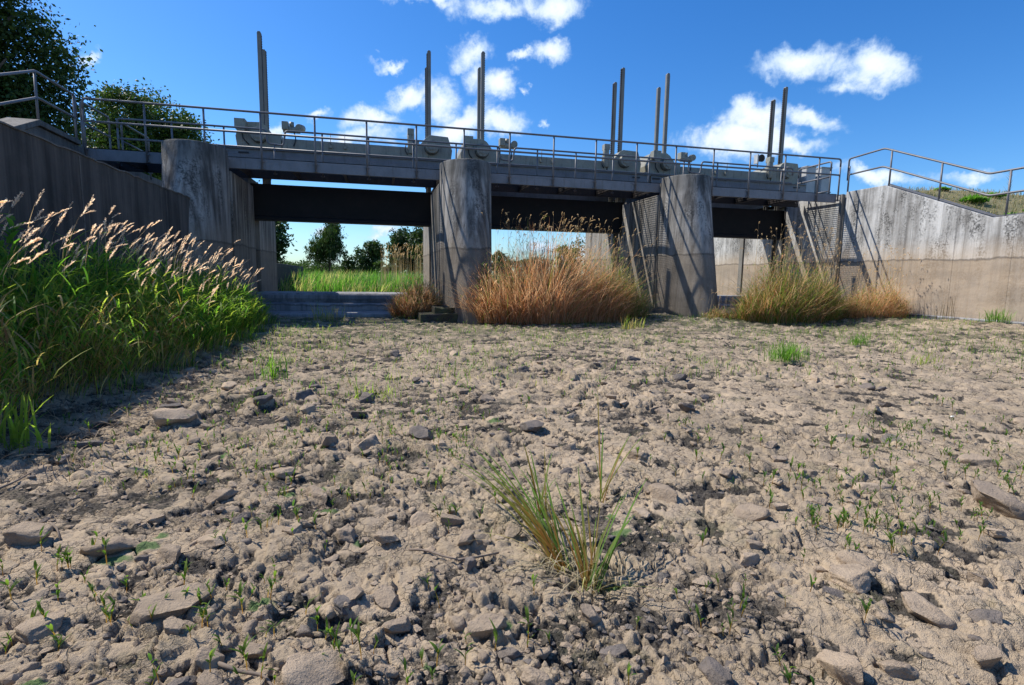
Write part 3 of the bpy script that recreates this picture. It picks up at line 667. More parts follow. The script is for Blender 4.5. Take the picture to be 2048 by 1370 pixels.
def pick(pal, n, jit=.18):
    pal = np.array(pal, float); c = pal[R.integers(0, len(pal), n)]*(1+R.uniform(-jit, jit, (n, 1))); return np.clip(c, 0, 1)
def heads(tip, az, length, width, col, tilt, n_fl=22, hang=0.0):
    """feathery seed heads: many small florets along an arching axis"""
    N = len(tip); parts = []
    t = np.linspace(0, 1, n_fl)[None, :]
    hx = length[:, None]*t*tilt[:, None]; vz = length[:, None]*(t*np.sqrt(np.clip(1-tilt**2, .05, 1))[:, None]-hang*t**2)
    cx = tip[:, 0:1]+hx*np.sin(az)[:, None]; cy = tip[:, 1:2]+hx*np.cos(az)[:, None]; cz = tip[:, 2:3]+vz
    base = np.stack([cx, cy, cz], -1).reshape(-1, 3); n = len(base)
    env = (np.sin(np.pi*np.clip(t*.9+.08, 0, 1))**.6*np.ones((N, 1))).ravel()
    a2 = R.uniform(0, 6.28, n); L = np.repeat(width, n_fl)*env*R.uniform(.7, 1.5, n)*1.6+.004
    d = np.stack([np.sin(a2)*.55, np.cos(a2)*.55, np.full(n, .75)], -1)
    dd = np.stack([np.sin(np.repeat(az, n_fl))*np.repeat(tilt, n_fl), np.cos(np.repeat(az, n_fl))*np.repeat(tilt, n_fl), np.zeros(n)], -1); d = d+dd*.8
    e = base+d*L[:, None]; s = np.stack([np.cos(a2), -np.sin(a2), np.zeros(n)], -1)*(L*.22)[:, None]
    P = np.stack([base-s*.5, base+s*.5, e+s, e-s], 1); F = np.arange(n*4).reshape(n, 4)
    C = np.repeat(col, n_fl, 0)*R.uniform(.75, 1.2, (n, 1)); C = np.repeat(C, 4, 0)
    return P.reshape(-1, 3), F, C
def stems_with_leaves(bx, by, bzv, h, az, lean, nleaf, leaflen, leafw, pal_leaf, pal_stem, laz=None, low=.15):
    N = len(bx); base = np.stack([bx, by, bzv], -1)
    parts = [blades(base, az, h, lean, np.full(N, .005), pick(pal_stem, N), pick(pal_stem, N), 5)]
    for k in range(nleaf):
        tt = np.clip(low+(1-low-.08)*(k+R.uniform(0, 1, N))/nleaf, 0, .96)
        hor = h*lean*tt**1.8; ver = h*np.sqrt(np.clip(1-lean**2*.6, .05, 1))*tt
        b = base+np.stack([hor*np.sin(az), hor*np.cos(az), ver], -1)
        la = R.uniform(0, 6.28, N) if laz is None else laz+R.normal(0, 1.0, N)
        L = leaflen*R.uniform(.6, 1.25, N); c = pick(pal_leaf, N, .25)
        parts.append(blades(b, la, L, R.uniform(.45, .9, N), leafw*R.uniform(.7, 1.2, N), c*.85, c*1.1, 4, R.uniform(.0, .75, N), .2, R.uniform(-.5, .5, N)))
    hor = h*lean; ver = h*np.sqrt(np.clip(1-lean**2*.6, .05, 1))
    tip = base+np.stack([hor*np.sin(az), hor*np.cos(az), ver], -1)
    return parts, tip
GREEN = [(.07, .17, .025), (.10, .22, .03), (.14, .26, .04), (.17, .28, .045), (.05, .12, .022)]
YGREEN = [(.24, .32, .055), (.30, .34, .07), (.17, .26, .04)]
BROWN = [(.30, .17, .075), (.24, .12, .05), (.38, .24, .11), (.42, .30, .16)]
STRAW = [(.50, .38, .21), (.58, .46, .28), (.42, .30, .15)]

# ------------------------------------------------------------------ reed bank on the left
n = 2100
by = R.uniform(2.9, 12.9, n); bx = -3.72+1.5*R.random(n)**.9
edge = np.interp(by, [2.9, 4.1, 6, 9, 11.8, 12.9], [-2.95, -2.6, -2.35, -2.25, -2.45, -2.9])+.14*np.sin(by*5)+R.uniform(-.1, .1, n)
k = bx < edge; bx, by = bx[k], by[k]; edge = edge[k]; n = len(bx)
d = np.clip((edge-bx)/.9, 0, 1); h = (.42+.62*d**.8)*R.uniform(.8, 1.12, n)*np.interp(by, [3, 5, 7, 8, 11, 13], [1.1, 1.1, 1.05, 1.0, .92, .62])*(.82+.4*fbm(bx*1.4, by*1.1, 17, 3))
bzv = bed_base(bx, by)-.02; az = np.radians(R.normal(75, 45, n)); lean = np.clip(R.normal(.28, .12, n)+.3*(1-d), .02, .8)
gy = [*GREEN, *YGREEN, *YGREEN]
near = (d < .5) & (by < 7.5); 
pa, tip = stems_with_leaves(bx[~near], by[~near], bzv[~near], h[~near], az[~near], lean[~near], 9, .27, .017, gy, [(.14, .2, .06)])
pb, tip2 = stems_with_leaves(bx[near], by[near], bzv[near], h[near], az[near], lean[near], 7, .22, .014, [*GREEN, *YGREEN, *YGREEN, *BROWN, *STRAW], [(.4, .28, .15), (.26, .28, .09)])
# low fringe
nf = 2600; fy = R.uniform(3.0, 12.8, nf); fx = np.interp(fy, [2.9, 4.1, 6, 9, 11.8, 12.9], [-2.65, -2.4, -2.18, -2.05, -2.2, -2.5])+.14*np.sin(fy*5)-R.random(nf)*.55
cc = np.where((R.random(nf) < np.interp(fy, [3, 7, 9], [.6, .5, .15]))[:, None], pick(BROWN+STRAW, nf), pick([*GREEN, *YGREEN], nf))
pc = [blades(np.stack([fx, fy, bed_base(fx, fy)-.01], -1), np.radians(R.normal(80, 55, nf)), R.uniform(.14, .42, nf), R.uniform(.2, .85, nf), R.uniform(.004, .012, nf), cc*.8, cc, 4, R.uniform(0, .3, nf))]
V, F, C = join(pa+pb+pc)
meta(link('reed_bank', np_mesh('reed_bank', V, F, C), M['leaf']), 'tall green reed grass bank with tan plumes in front of the dark wall', 'reeds', kind='stuff')
print('reeds', len(F))
tall = tip[(d[~near] > .35)]; sel = R.random(len(tall)) < .40*np.clip((fbm(tall[:, 0]*1.3, tall[:, 1]*1.3, 19, 3)-.25)*4, .45, 1.2)*np.interp(tall[:, 1], [3, 6, 9, 12], [1.25, 1.2, .8, .6]); pt = tall[sel]; nn = len(pt)
sb = pt-np.array([0, 0, .12]); saz = np.radians(R.normal(70, 32, nn)); sh = R.uniform(.15, .55, nn); sln = np.clip(R.normal(.32, .2, nn), .02, .8)
st_ = blades(sb, saz, sh, sln, np.full(nn, .005), pick([(.42, .34, .2)], nn), pick([(.5, .4, .25)], nn), 4)
tp = sb+np.stack([sh*sln*np.sin(saz), sh*sln*np.cos(saz), sh*np.sqrt(1-sln**2*.6)], -1)
hd = heads(tp-np.array([0, 0, .02]), saz, R.uniform(.12, .2, nn), R.uniform(.010, .016, nn), pick([(.72, .60, .47), (.66, .54, .42), (.78, .66, .52)], nn, .12), np.clip(sln+.25, 0, .9), 30, .12)
V, F, C = join([st_, hd])
meta(link('reed_plumes', np_mesh('reed_plumes', V, F, C), M['dry']), 'feathery tan seed plumes rising above the green reed bank', 'reed plumes', kind='stuff')
# a broad-leaved willowherb at the very left
def herb(name, x, y, z, hgt, lab, nst=6, seed=1, col=GREEN, leaf=.12):
    n = nst; a = R.uniform(0, 6.28, n); bx = x+R.normal(0, .06, n); by_ = y+R.normal(0, .06, n)
    pr, tp = stems_with_leaves(bx, by_, np.full(n, z), hgt*R.uniform(.7, 1.05, n), a, R.uniform(.05, .3, n), 16, leaf, leaf*.26, [*col, (.11, .22, .05)], [(.2, .2, .08)], low=.2)
    V, F, C = join(pr); r = empty(name, (x, y, z), lab, 'plant')
    meta(link('foliage', np_mesh('foliage', V-np.array([x, y, z]), F, C), M['leaf'], r, world=False), kind='stuff'); return r
herb('leafy_herb', -3.3, 5.85, .18, 1.45, 'bright green broad-leaved herb among the reed plumes at the far left', 9, leaf=.17)
herb('leafy_herb', -2.75, 6.9, .15, 1.25, 'single upright leafy herb topping the reeds below the plumes', 3, leaf=.15)

# ------------------------------------------------------------------ dry grass clumps
def clump(lab, cx, cy, rx, ry, hgt, nb, pal_low, pal_top, n_heads, hh, green=.0, z0=0.0, flat=1.6, hw=.009, drop=.5, headcol=STRAW, rot=0):
    a = R.uniform(0, 6.28, nb); q = np.sqrt(R.random(nb)); rag = .72+.5*vnoise(a*1.6+cx, a*0+cy, 9); lx = rx*q*np.cos(a)*rag; ly = ry*q*np.sin(a)*rag
    bx = cx+lx*math.cos(rot)-ly*math.sin(rot); by = cy+lx*math.sin(rot)+ly*math.cos(rot)
    dome = np.clip(1-q**flat*.6, .2, 1)*(.62+.8*fbm(bx*2.6, by*2.6, 7, 3)); H = hgt*dome*(.35+.85*R.random(nb)**.8)
    out = np.arctan2(bx-cx, by-cy); azb = out+R.normal(0, .9, nb)
    top = R.random(nb); cb = pick(pal_low, nb, .25); ct = pick(pal_low+pal_top, nb, .25)
    g = (R.random(nb) < green)[:, None]; cb = np.where(g, pick(GREEN+YGREEN, nb), cb); ct = np.where(g, pick(GREEN+YGREEN, nb), ct)
    base = np.stack([bx, by, np.full(nb, z0)], -1)
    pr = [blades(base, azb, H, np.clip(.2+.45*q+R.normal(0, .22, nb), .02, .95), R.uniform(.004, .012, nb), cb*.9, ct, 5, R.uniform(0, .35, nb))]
    nt = int(nb*1.3); j = R.integers(0, nb, nt); tt = R.uniform(.35, 1.0, nt)             # short curled leaves through the volume
    b2 = base[j]+np.stack([R.normal(0, .05, nt), R.normal(0, .05, nt), H[j]*tt*.95], -1); cl = pick(pal_low+pal_top*2, nt, .3)
    gg = (R.random(nt) < green+.25*(tt > .75)*(green > 0))[:, None]; cl = np.where(gg, pick(GREEN+YGREEN, nt), cl)
    pr.append(blades(b2, R.uniform(0, 6.28, nt), R.uniform(.08, .22, nt), R.uniform(.3, .95, nt), R.uniform(.006, .014, nt), cl*.9, cl, 3, R.uniform(0, .8, nt), .2))
    r = empty('grass_clump', (cx, cy, z0), lab, 'grass clump', 'dry grass clumps before the weir')
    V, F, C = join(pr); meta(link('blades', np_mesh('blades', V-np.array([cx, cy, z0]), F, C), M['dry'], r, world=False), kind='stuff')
    if n_heads:
        a = R.uniform(0, 6.28, n_heads); q = np.sqrt(R.random(n_heads))*.85; lx = rx*q*np.cos(a); ly = ry*q*np.sin(a)
        b = np.stack([cx+lx*math.cos(rot)-ly*math.sin(rot), cy+lx*math.sin(rot)+ly*math.cos(rot), np.full(n_heads, z0+.1)], -1); Hh = hh*R.uniform(.55, 1.0, n_heads); sa = R.normal(1.2, .9, n_heads); sl_ = np.clip(R.normal(.12, .08, n_heads), 0, .5)
        s1 = blades(b, sa, Hh, sl_, np.full(n_heads, .005), pick(STRAW, n_heads), pick(STRAW, n_heads), 5)
        tp = b+np.stack([Hh*sl_*np.sin(sa), Hh*sl_*np.cos(sa), Hh*np.sqrt(1-sl_**2*.6)], -1)
        hd = heads(tp-np.array([0, 0, .02]), sa, R.uniform(.12, .24, n_heads), R.full(n_heads, hw) if False else np.full(n_heads, hw), pick(headcol, n_heads, .15), np.clip(sl_+R.uniform(.05, .6, n_heads), 0, .93), 22, drop)
        V, F, C = join([s1, hd]); meta(link('seed_heads', np_mesh('seed_heads', V-np.array([cx, cy, z0]), F, C), M['dry'], r, world=False), kind='stuff')
    return r
RUST = [(.50, .24, .11), (.40, .17, .07), (.58, .32, .17), (.66, .45, .28), (.70, .52, .34)]
clump('large rust-brown dry grass clump filling the middle opening', 3.75, 11.95, 1.85, .62, 1.95, 7600, RUST, STRAW, 190, 2.35, .06)
clump('greenish straw-topped grass behind the rust clump by the right pier', 5.6, 12.5, .95, .5, 1.55, 2600, BROWN+STRAW, STRAW, 60, 2.1, .45)
clump('small rust-brown dry grass tuft in front of the sill left of the middle pier', .85, 13.45, .58, .28, 1.0, 2400, RUST, STRAW, 16, .9, .12)
clump('thin withered stalks leaning at the foot of the middle pier', 2.05, 12.6, .55, .3, .55, 420, BROWN, STRAW, 12, .9, .0)
clump('green and brown grass clump with drooping seed heads right of the right pier', 9.9, 11.35, 1.5, .5, 1.6, 5200, RUST+BROWN+STRAW, STRAW, 170, 2.3, .42, drop=.9)
clump('low pinkish dry grass clump against the pale right wall', 12.35, 11.25, 1.0, .45, 1.0, 2400, RUST+STRAW+STRAW, STRAW, 80, 1.75, .08, z0=.12, drop=.9)
clump('sparse straw tuft in front of the right pier foot', 8.0, 11.6, .45, .25, .40, 420, BROWN, STRAW, 14, .8, .2)

def tuft(name, lab, x, y, hgt, nb, spread, pal, w=.006, group=None, leanmul=1.0, mat_='leaf'):
    z = bz(x, y)-.01; a = R.uniform(0, 6.28, nb)
    base = np.stack([x+R.normal(0, spread, nb), y+R.normal(0, spread*.6, nb), np.full(nb, z)], -1); c = pick(pal, nb, .25)
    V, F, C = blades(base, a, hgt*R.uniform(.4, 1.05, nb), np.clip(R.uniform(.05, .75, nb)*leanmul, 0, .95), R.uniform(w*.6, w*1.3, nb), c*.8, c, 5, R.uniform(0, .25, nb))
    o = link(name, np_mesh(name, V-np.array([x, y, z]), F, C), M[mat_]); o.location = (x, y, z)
    return meta(o, lab, 'grass tuft', group)
BG = [(.13, .26, .045), (.17, .30, .06), (.10, .21, .035)]
tuft('grass_tuft', 'wide bright green grass tuft on the mud before the right grass clump', 5.15, 5.95, .34, 260, .14, BG)
tuft('grass_tuft', 'small bright green grass tuft right of the wide one', 7.75, 7.35, .30, 90, .08, BG)
tuft('grass_tuft', 'thin dark green sedge tuft standing on the mud at the left', -1.06, 5.75, .36, 60, .09, GREEN, .007)
tuft('grass_tuft', 'flat yellowish tuft lying on the mud left of centre', -.05, 4.75, .16, 60, .12, YGREEN, .007, leanmul=1.3)
tuft('grass_tuft', 'pale thin grass tuft at the foot of the big rust clump', 5.0, 10.2, .4, 70, .12, YGREEN+STRAW, .008)
tuft('grass_tuft', 'green tuft at the foot of the right wall at the picture edge', 13.0, 8.9, .38, 120, .16, BG, .009)
tuft('grass_tuft', 'low straggling green tuft on the mud far right', 7.0, 5.6, .22, 40, .1, YGREEN, .007)
tuft('grass_tuft', 'bright green blades poking out at the left edge below the reeds', -2.15, 3.75, .42, 36, .1, YGREEN, .016)
tuft('grass_tuft', 'grey-green tuft in front of the middle opening sill', -1.2, 12.9, .5, 80, .22, YGREEN+STRAW, .008)
tuft('grass_tuft', 'dark seed stalks before the right wall', 12.7, 9.9, .75, 30, .2, [(.12, .09, .06)], .008, leanmul=.4)

# ------------------------------------------------------------------ foreground tuft, blade by blade
def blade_obj(parent, p0, p1, sag, w, cb, ct, name='blade'):
    p0, p1 = np.array(p0), np.array(p1); d = p1-p0; side = np.cross(d, [0, .3, 1.]); side /= np.linalg.norm(side)+1e-9
    t = np.linspace(0, 1, 9)[:, None]; c = p0+d*t+np.array([0, 0, 1.])*(sag*4*t*(1-t)); ww = w*.5*np.clip(np.sin(np.pi*np.clip(t*.85+.14, 0, 1))**.6, .05, 1)
    V = np.stack([c-side*ww, c+side*ww+np.array([0, 0, .2])*ww], 1).reshape(-1, 3); i = np.arange(8)*2; F = np.stack([i, i+1, i+3, i+2], -1)
    C = np.repeat(np.array(cb)*(1-t)+np.array(ct)*t, 2, 0)
    return link(name, np_mesh('blade', V-np.array(parent.location), F, C, smooth=True), M['leaf'], parent, world=False)
rg = random.Random(5)
def tipat(px, py, z):
    d = fwd+RV*(px-CXP)/FPX-UV*(py-CYP)/FPX; k = (z-EYE)/d[2]; return np.array([d[0]*k, d[1]*k, z])
PALB = [((.20, .15, .04), (.10, .20, .035)), ((.28, .12, .035), (.16, .17, .04)), ((.09, .15, .03), (.13, .25, .045)), ((.40, .32, .18), (.58, .48, .30))]
def fan(lab, bpx, bpy, specs, dead=0, extra=2):
    x, y = gpt(bpx, bpy); z = bz(x, y)-.01; r = empty('foreground_grass', (x, y, z), lab, 'grass tuft', 'grass growing in the foreground mud')
    for (tx, ty, tz, sag, w, ci) in specs:
        tip = tipat(tx, ty, tz); cb, ct = PALB[ci]
        for e in range(1+extra):
            j = 0 if e == 0 else 1; tp = tip+np.array([rg.uniform(-.09, .09), rg.uniform(-.08, .08), rg.uniform(-.07, .03)])*j; b0 = np.array([x+rg.uniform(-.022, .022), y+rg.uniform(-.02, .02), z])
            if j: tp = b0+(tp-b0)*rg.uniform(.55, 1.0)
            cbb, ctt = PALB[ci if rg.random() < .7 else rg.randrange(3)]
            blade_obj(r, b0, (tp[0], tp[1], max(tp[2], .03)), sag*1.2, w*(.82 if e == 0 else .6), cbb, ctt)
    for _ in range(dead):
        a = rg.uniform(0, 6.28); L = rg.uniform(.08, .30)
        blade_obj(r, (x+rg.uniform(-.08, .05), y+rg.uniform(-.04, .12), z+.012), (x+L*math.cos(a)-.03, y+L*.8*math.sin(a)+.06, z+rg.uniform(.015, .07)), rg.uniform(.0, .05), .0035, (.42, .35, .25), (.5, .44, .33), 'dead_blade')
    return r
A_ = [(882,902,.14,.06,.008,1),(920,923,.13,.05,.009,0),(933,885,.2,.05,.009,0),(951,900,.2,.04,.009,2),(964,897,.22,.04,.010,0),(989,891,.21,.03,.008,2),(922,1071,.03,.05,.006,3),(975,950,.14,.05,.007,1),(1005,960,.15,.04,.008,0),
 (1089,946,.2,.02,.010,2),(1040,1010,.08,.04,.007,1),(1010,1000,.09,.05,.007,1),(1060,930,.2,.02,.008,0)]
fan('long green and rusty grass blades leaning left in the foreground mud', 1130, 1116, A_, 34)
B_ = [(1295,955,.22,.03,.011,2),(1272,1026,.12,.03,.010,2),(1156,933,.24,.01,.011,0),(1128,1016,.13,.03,.008,0),(1174,1000,.16,.01,.008,1),(1198,1064,.08,.02,.007,1),(1089,1000,.14,.04,.008,1),(1250,985,.16,.04,.008,0),(1345,1190,.02,.02,.007,3),(1290,1170,.02,.02,.007,3),(1110,960,.19,.02,.009,2)]
fan('foreground grass tuft spreading upright blades nearest the camera', 1180, 1152, B_, 20)
C_ = [(1195,775,.40,.01,.009,1),(1206,852,.28,.01,.010,2),(1262,868,.2,.03,.011,2),(1290,868,.22,.03,.011,0),(1256,881,.18,.03,.009,1),(1188,900,.2,.01,.007,0)]
fan('grass tuft with one tall reddish blade behind the foreground tuft', 1207, 985, C_, 8, 0)
D_ = [(1047,886,.24,.02,.011,2),(1034,949,.12,.05,.009,2),(1105,904,.2,.04,.010,2),(1089,894,.22,.02,.006,1),(1060,900,.2,.02,.009,2),(1020,960,.08,.04,.007,3)]
fan('bright yellow-green grass tuft between the two leaning foreground tufts', 1083, 1014, D_, 30, 1)

# ------------------------------------------------------------------ stones
def rock_mesh(name, seed, sx, sy, sz, sub=3):
    import bmesh
    rg = random.Random(seed); bm = bmesh.new(); bmesh.ops.create_icosphere(bm, subdivisions=sub, radius=1)
    planes = []
    for _ in range(9):
        v = Vector((rg.gauss(0, 1), rg.gauss(0, 1), rg.gauss(0, .6))).normalized(); planes.append((v, rg.uniform(.40, .72)))
    planes.append((Vector((rg.uniform(-.2, .2), rg.uniform(-.2, .2), 1)).normalized(), .55))
    for v in bm.verts:
        p = v.co.copy()
        for n, d in planes:
            k = p.dot(n)-d
            if k > 0: p -= n*k
        p += p.normalized()*(.07*(mnoise.noise(p*2.5+Vector((seed, 0, 0))))+.035*mnoise.noise(p*7+Vector((seed, 3, 0)))+.02*mnoise.noise(p*17+Vector((seed, 7, 0))))
        v.co = Vector((p.x*sx, p.y*sy, p.z*sz))
    me = bpy.data.meshes.new(name); bm.to_mesh(me); bm.free()
    me.polygons.foreach_set('use_smooth', [True]*len(me.polygons)); return me
def stonemat(name, a, b_, dustc, dust):
    m, t, b = mat(name); p = t.pos(); ob = t.new('ShaderNodeObjectInfo').outputs['Random']
    n2 = t.noise(p, 14, 7, .65); n3 = t.noise(p, 90, 5, .7)
    c = t.mix(t.ramp(n2, .3, .7), a, b_); c = t.mix(t.math('MULTIPLY', t.ramp(t.noise(p, 6, 5, .6), .42, .62), dust), c, dustc)
    c = t.mix(t.math('MULTIPLY', t.ramp(n3, .58, .72), .5), c, (.10, .08, .06, 1))
    c = t.mix(t.math('MULTIPLY', ob, .75), c, t.mix(.6, c, (.13, .105, .09, 1)))
    t.put(b.inputs['Base Color'], c); b.inputs['Roughness'].default_value = .92; b.inputs['Specular IOR Level'].default_value = .2
    t.put(b.inputs['Normal'], t.bump(t.math('ADD', t.math('MULTIPLY', n3, 1.8), n2), .9, .008)); return m
M['stone'] = stonemat('dusty_stone', (.34, .26, .185, 1), (.50, .385, .27, 1), (.53, .41, .29, 1), .7)
M['gstone'] = stonemat('grey_stone', (.12, .11, .10, 1), (.22, .19, .17, 1), (.34, .27, .21, 1), .5)
ROCKS = [rock_mesh('stone', 40+i, 1.0, rg.uniform(.6, .95), rg.uniform(.45, .75), 4) for i in range(14)]
LOW = [rock_mesh('small_stone', 80+i, 1.0, rg.uniform(.65, .95), rg.uniform(.4, .65), 2) for i in range(12)]
def place_stone(x, y, s, rot, me, m_='stone', lab=None, grp=None, sink=.35, tilt=(0, 0), flat=1.0):
    o = bpy.data.objects.new('stone', me); COL.objects.link(o)
    if not me.materials: me.materials.append(M[m_])
    elif me.materials[0] != M[m_]:
        o.material_slots[0].link = 'OBJECT'; o.material_slots[0].material = M[m_]
    z = bz(x, y); o.location = (x, y, z+s*.45*flat*(1-2*sink)); o.rotation_euler = (tilt[0], tilt[1], rot); o.scale = (s, s, s*flat)
    return meta(o, lab, 'stone', grp)
def gpt(x, y):
    d = fwd+RV*(x-CXP)/FPX-UV*(y-CYP)/FPX; k = -(EYE-.02)/d[2]; return d[0]*k, d[1]*k
# the stones one can point at: image place, half length in image pixels, heading, shape
NAMED = [(628,1320,92,.35,0,'stone','large flat tan stone lying slanted at the bottom left of centre'),(320,1195,96,-.05,1,'stone','broad rough tan stone with a dark undercut low in the left foreground'),
 (215,1078,58,.1,2,'stone','tan stone with a dark front face below the green algae film'),(60,1060,60,.0,3,'stone','wide tan stone at the left edge of the foreground'),
 (342,1088,40,-.3,4,'stone','tan stone at the right end of the green algae film'),(288,1092,17,.5,5,'gstone','dark grey stone sitting in the green algae film'),
 (430,1065,42,-.2,6,'stone','flat tan slab right of the algae film'),(80,1235,54,.5,7,'stone','sloping half-buried tan stone at the lower left'),
 (355,1350,46,.5,8,'gstone','greyish broken stone at the bottom edge left of the large flat stone'),(418,1340,36,.1,9,'stone','tan stone touching the large flat stone at the bottom'),
 (975,1232,48,-.15,10,'stone','tan stone with a deep shaded front in the middle foreground'),(1022,1275,30,-.7,11,'gstone','dark grey wedge stone right below the middle foreground stone'),
 (1078,1335,36,.3,12,'stone','rounded tan stone near the bottom centre'),(938,1062,32,.9,13,'stone','block of tan stone with a dark hole beside the foreground grass'),
 (842,862,30,-1.1,0,'gstone','dark slanted rock slab left of the centre'),(1062,850,30,.1,1,'gstone','blocky dark stone behind the foreground grass'),
 (1105,878,22,-.4,2,'stone','small rounded stone right below the blocky dark stone'),(1285,1010,28,-1.0,3,'stone','wedge-shaped tan stone right of the foreground grass'),
 (1325,975,44,-.6,4,'stone','long tan stone lying diagonally right of the foreground grass'),(1750,968,42,-.1,5,'stone','flat tan stone with a shaded front on the right'),
 (1965,920,38,-.3,6,'stone','angular tan stone near the right edge'),(1700,1140,56,-.2,7,'stone','flat stone with hollow front in the right foreground'),
 (1800,1310,48,-.5,8,'stone','large rounded tan stone at the bottom right'),(1850,1200,52,-.3,9,'stone','broad pinkish slab in the right foreground'),
 (1975,1300,38,-.2,10,'stone','block-shaped stone near the bottom right corner'),(1542,888,20,.1,11,'stone','pointed tan stone on the mud right of the middle'),
 (1325,815,22,.0,12,'stone','rounded stone on the mud above the foreground grass'),(1378,818,20,-.3,13,'gstone','brown round stone beside the rounded stone on the right'),
 (345,838,44,.3,0,'stone','long dark-edged stone at the edge of the reed shade'),(335,808,28,.0,1,'gstone','grassy dark stone near the reeds'),
 (630,770,16,.0,2,'gstone','small dark stone on the pale mud left of centre'),(1510,1080,26,-.2,3,'stone','tan stone left of the seedling cluster on the right'),
 (345,912,40,-.1,4,'stone','hollow-fronted tan stone in the left middle ground'),(640,968,34,-.8,5,'stone','tan stone with a green algae stripe'),
 (780,1060,30,.1,6,'stone','small oval tan stone left of the twigs'),(690,1180,34,.3,7,'gstone','grey-sided stone in the left centre foreground'),
 (190,875,36,.2,8,'gstone','dark stone in the shade near the reeds'),(1990,1005,60,-.5,9,'stone','long ridge-shaped stone at the right edge'),
 (1560,1010,22,.0,10,'stone','small rounded tan stone right of the long diagonal one'),(445,975,34,-.2,11,'stone','tan slab with raised edge in the left middle ground'),
 (1440,1330,44,-.4,12,'gstone','grey half-buried stone at the bottom right of centre'),(800,1225,36,.2,13,'stone','rounded tan stone left of the middle foreground stone')]
NLOC = []
def where_is(what, x, y):
    """say where a small thing lies by the nearest stone that has a description of its own"""
    d, nx, ny, lab = min((math.hypot(x-a, y-c), a, c, l) for a, c, l in NLOC)
    if d > 1.3: return what+' far out on the mud toward the '+('right wall' if x > 6 else 'middle openings' if x > 1.2 else 'left opening')
    rt = (x-nx)*r0[0]+(y-ny)*r0[1]; fw = (x-nx)*fwd[0]+(y-ny)*fwd[1]
    w = ('right of' if rt > 0 else 'left of') if abs(rt) > abs(fw) else ('behind' if fw > 0 else 'in front of')
    q = (what+' '+w+' the '+lab).split(); cut = len(q) > 16; q = q[:16]
    while cut and q[-1] in ('a', 'the', 'with', 'of', 'in', 'at', 'on', 'to', 'and', 'left', 'right', 'behind', 'below', 'above', 'beside', 'near', 'low', 'bottom', 'large', 'small', 'blocky', 'dark', 'foreground', 'rounded', 'middle', 'green', 'reed', 'seedling', 'long', 'deep', 'shaded'): q.pop()
    return ' '.join(q)
for (px, py, hw, rot, mi, mt, lab) in NAMED:
    x, y = gpt(px, py); NLOC.append((x, y, lab)); dist = math.hypot(x, y)/math.cos(.3); s = hw/FPX*(x*fwd[0]+y*fwd[1])*1.12
    place_stone(x, y, s, rot+YAW*-1, ROCKS[mi], mt, lab, 'stones on the riverbed', .30, (rg.uniform(-.15, .15), rg.uniform(-.15, .15)), .85)
def vis(x, y):
    a = math.degrees(math.atan2(x, y)); return -31 < a < 58.5
cnt = 0; occupied = []
while cnt < 250:
    rad = 1.25*(7.5/1.25)**(rg.random()**.85); a = math.radians(rg.uniform(-31, 58)); x, y = rad*math.sin(a), rad*math.cos(a)
    if x < -2.1 or x > 12.5: continue
    if fbm(np.array([x*.9+4]), np.array([y*.9]), 21, 3)[0] < .47 and rg.random() < .7: continue
    if x-.25*(y-1.5) > 1.6 and y < 4 and rg.random() < .6: continue
    s = rg.choice([.028, .034, .042, .05, .06, .075])*rg.uniform(.8, 1.15)*(1+.06*rad)
    if any((x-p)**2+(y-q)**2 < (s+w)**2*.8 for p, q, w in occupied): continue
    occupied.append((x, y, s)); dark = rg.random() < .22
    place_stone(x, y, s, rg.uniform(0, 6.28), (ROCKS if s > .05 else LOW)[rg.randrange(12)], 'gstone' if dark else 'stone',
                where_is(('tiny ' if s < .045 else 'small ' if s < .07 else 'fist-sized ')+('grey' if dark else 'tan')+' stone', x, y), 'small grey stones in the mud' if dark else 'small tan stones in the mud', .4, (rg.uniform(-.3, .3), rg.uniform(-.3, .3)))
    cnt += 1
# gravel: thousands of crumbs as one mass
def scatter_crumbs(n, name, lab, rmin, rmax, smin, smax, mt, seed):
    rs = np.random.default_rng(seed); base = []
    for mesh_ in LOW[:6]:
        pass
    import bmesh
    bm = bmesh.new(); bmesh.ops.create_icosphere(bm, subdivisions=1, radius=1) if False else bmesh.ops.create_icosphere(bm, subdivisions=1, radius=1); v0 = np.array([v.co[:] for v in bm.verts]); f0 = np.array([[v.index for v in f.verts] for f in bm.faces]); bm.free()
    rad = rmin*(rmax/rmin)**(rs.random(n)); a = np.radians(rs.uniform(-33, 60, n)); x, y = rad*np.sin(a), rad*np.cos(a); k = (x > -2.4) & (x < 12.8) & (y < 13.3); x, y, rad = x[k], y[k], rad[k]
    z, cr_ = bed(x, y); keep = rs.random(len(x)) < np.where(cr_ < .6, 1, .30)*(1-.8*sstep(.9, 2.2, x-.25*(y-1.5))*sstep(5.5, 3.0, y)); x, y, z, rad = x[keep], y[keep], z[keep], rad[keep]; n = len(x)
    s = (smin+(smax-smin)*rs.random(n)**2.6)*(.8+.10*rad); V = v0[None]*(1+rs.uniform(-.42, .42, (n, len(v0), 1)))*s[:, None, None]*np.stack([np.ones(n), rs.uniform(.6, 1, n), rs.uniform(.4, .8, n)], -1)[:, None, :]
    c, sn = np.cos(rs.uniform(0, 6.28, n))[:, None], np.sin(rs.uniform(0, 6.28, n))[:, None]; vx = V[..., 0]*c-V[..., 1]*sn; vy = V[..., 0]*sn+V[..., 1]*c
    V = np.stack([vx+x[:, None], vy+y[:, None], V[..., 2]+(z+s*.12)[:, None]], -1).reshape(-1, 3); F = (f0[None]+(np.arange(n)*len(v0))[:, None, None]).reshape(-1, 3)
    meta(link(name, np_mesh(name, V, F, smooth=False), M[mt]), lab, 'gravel', kind='stuff')
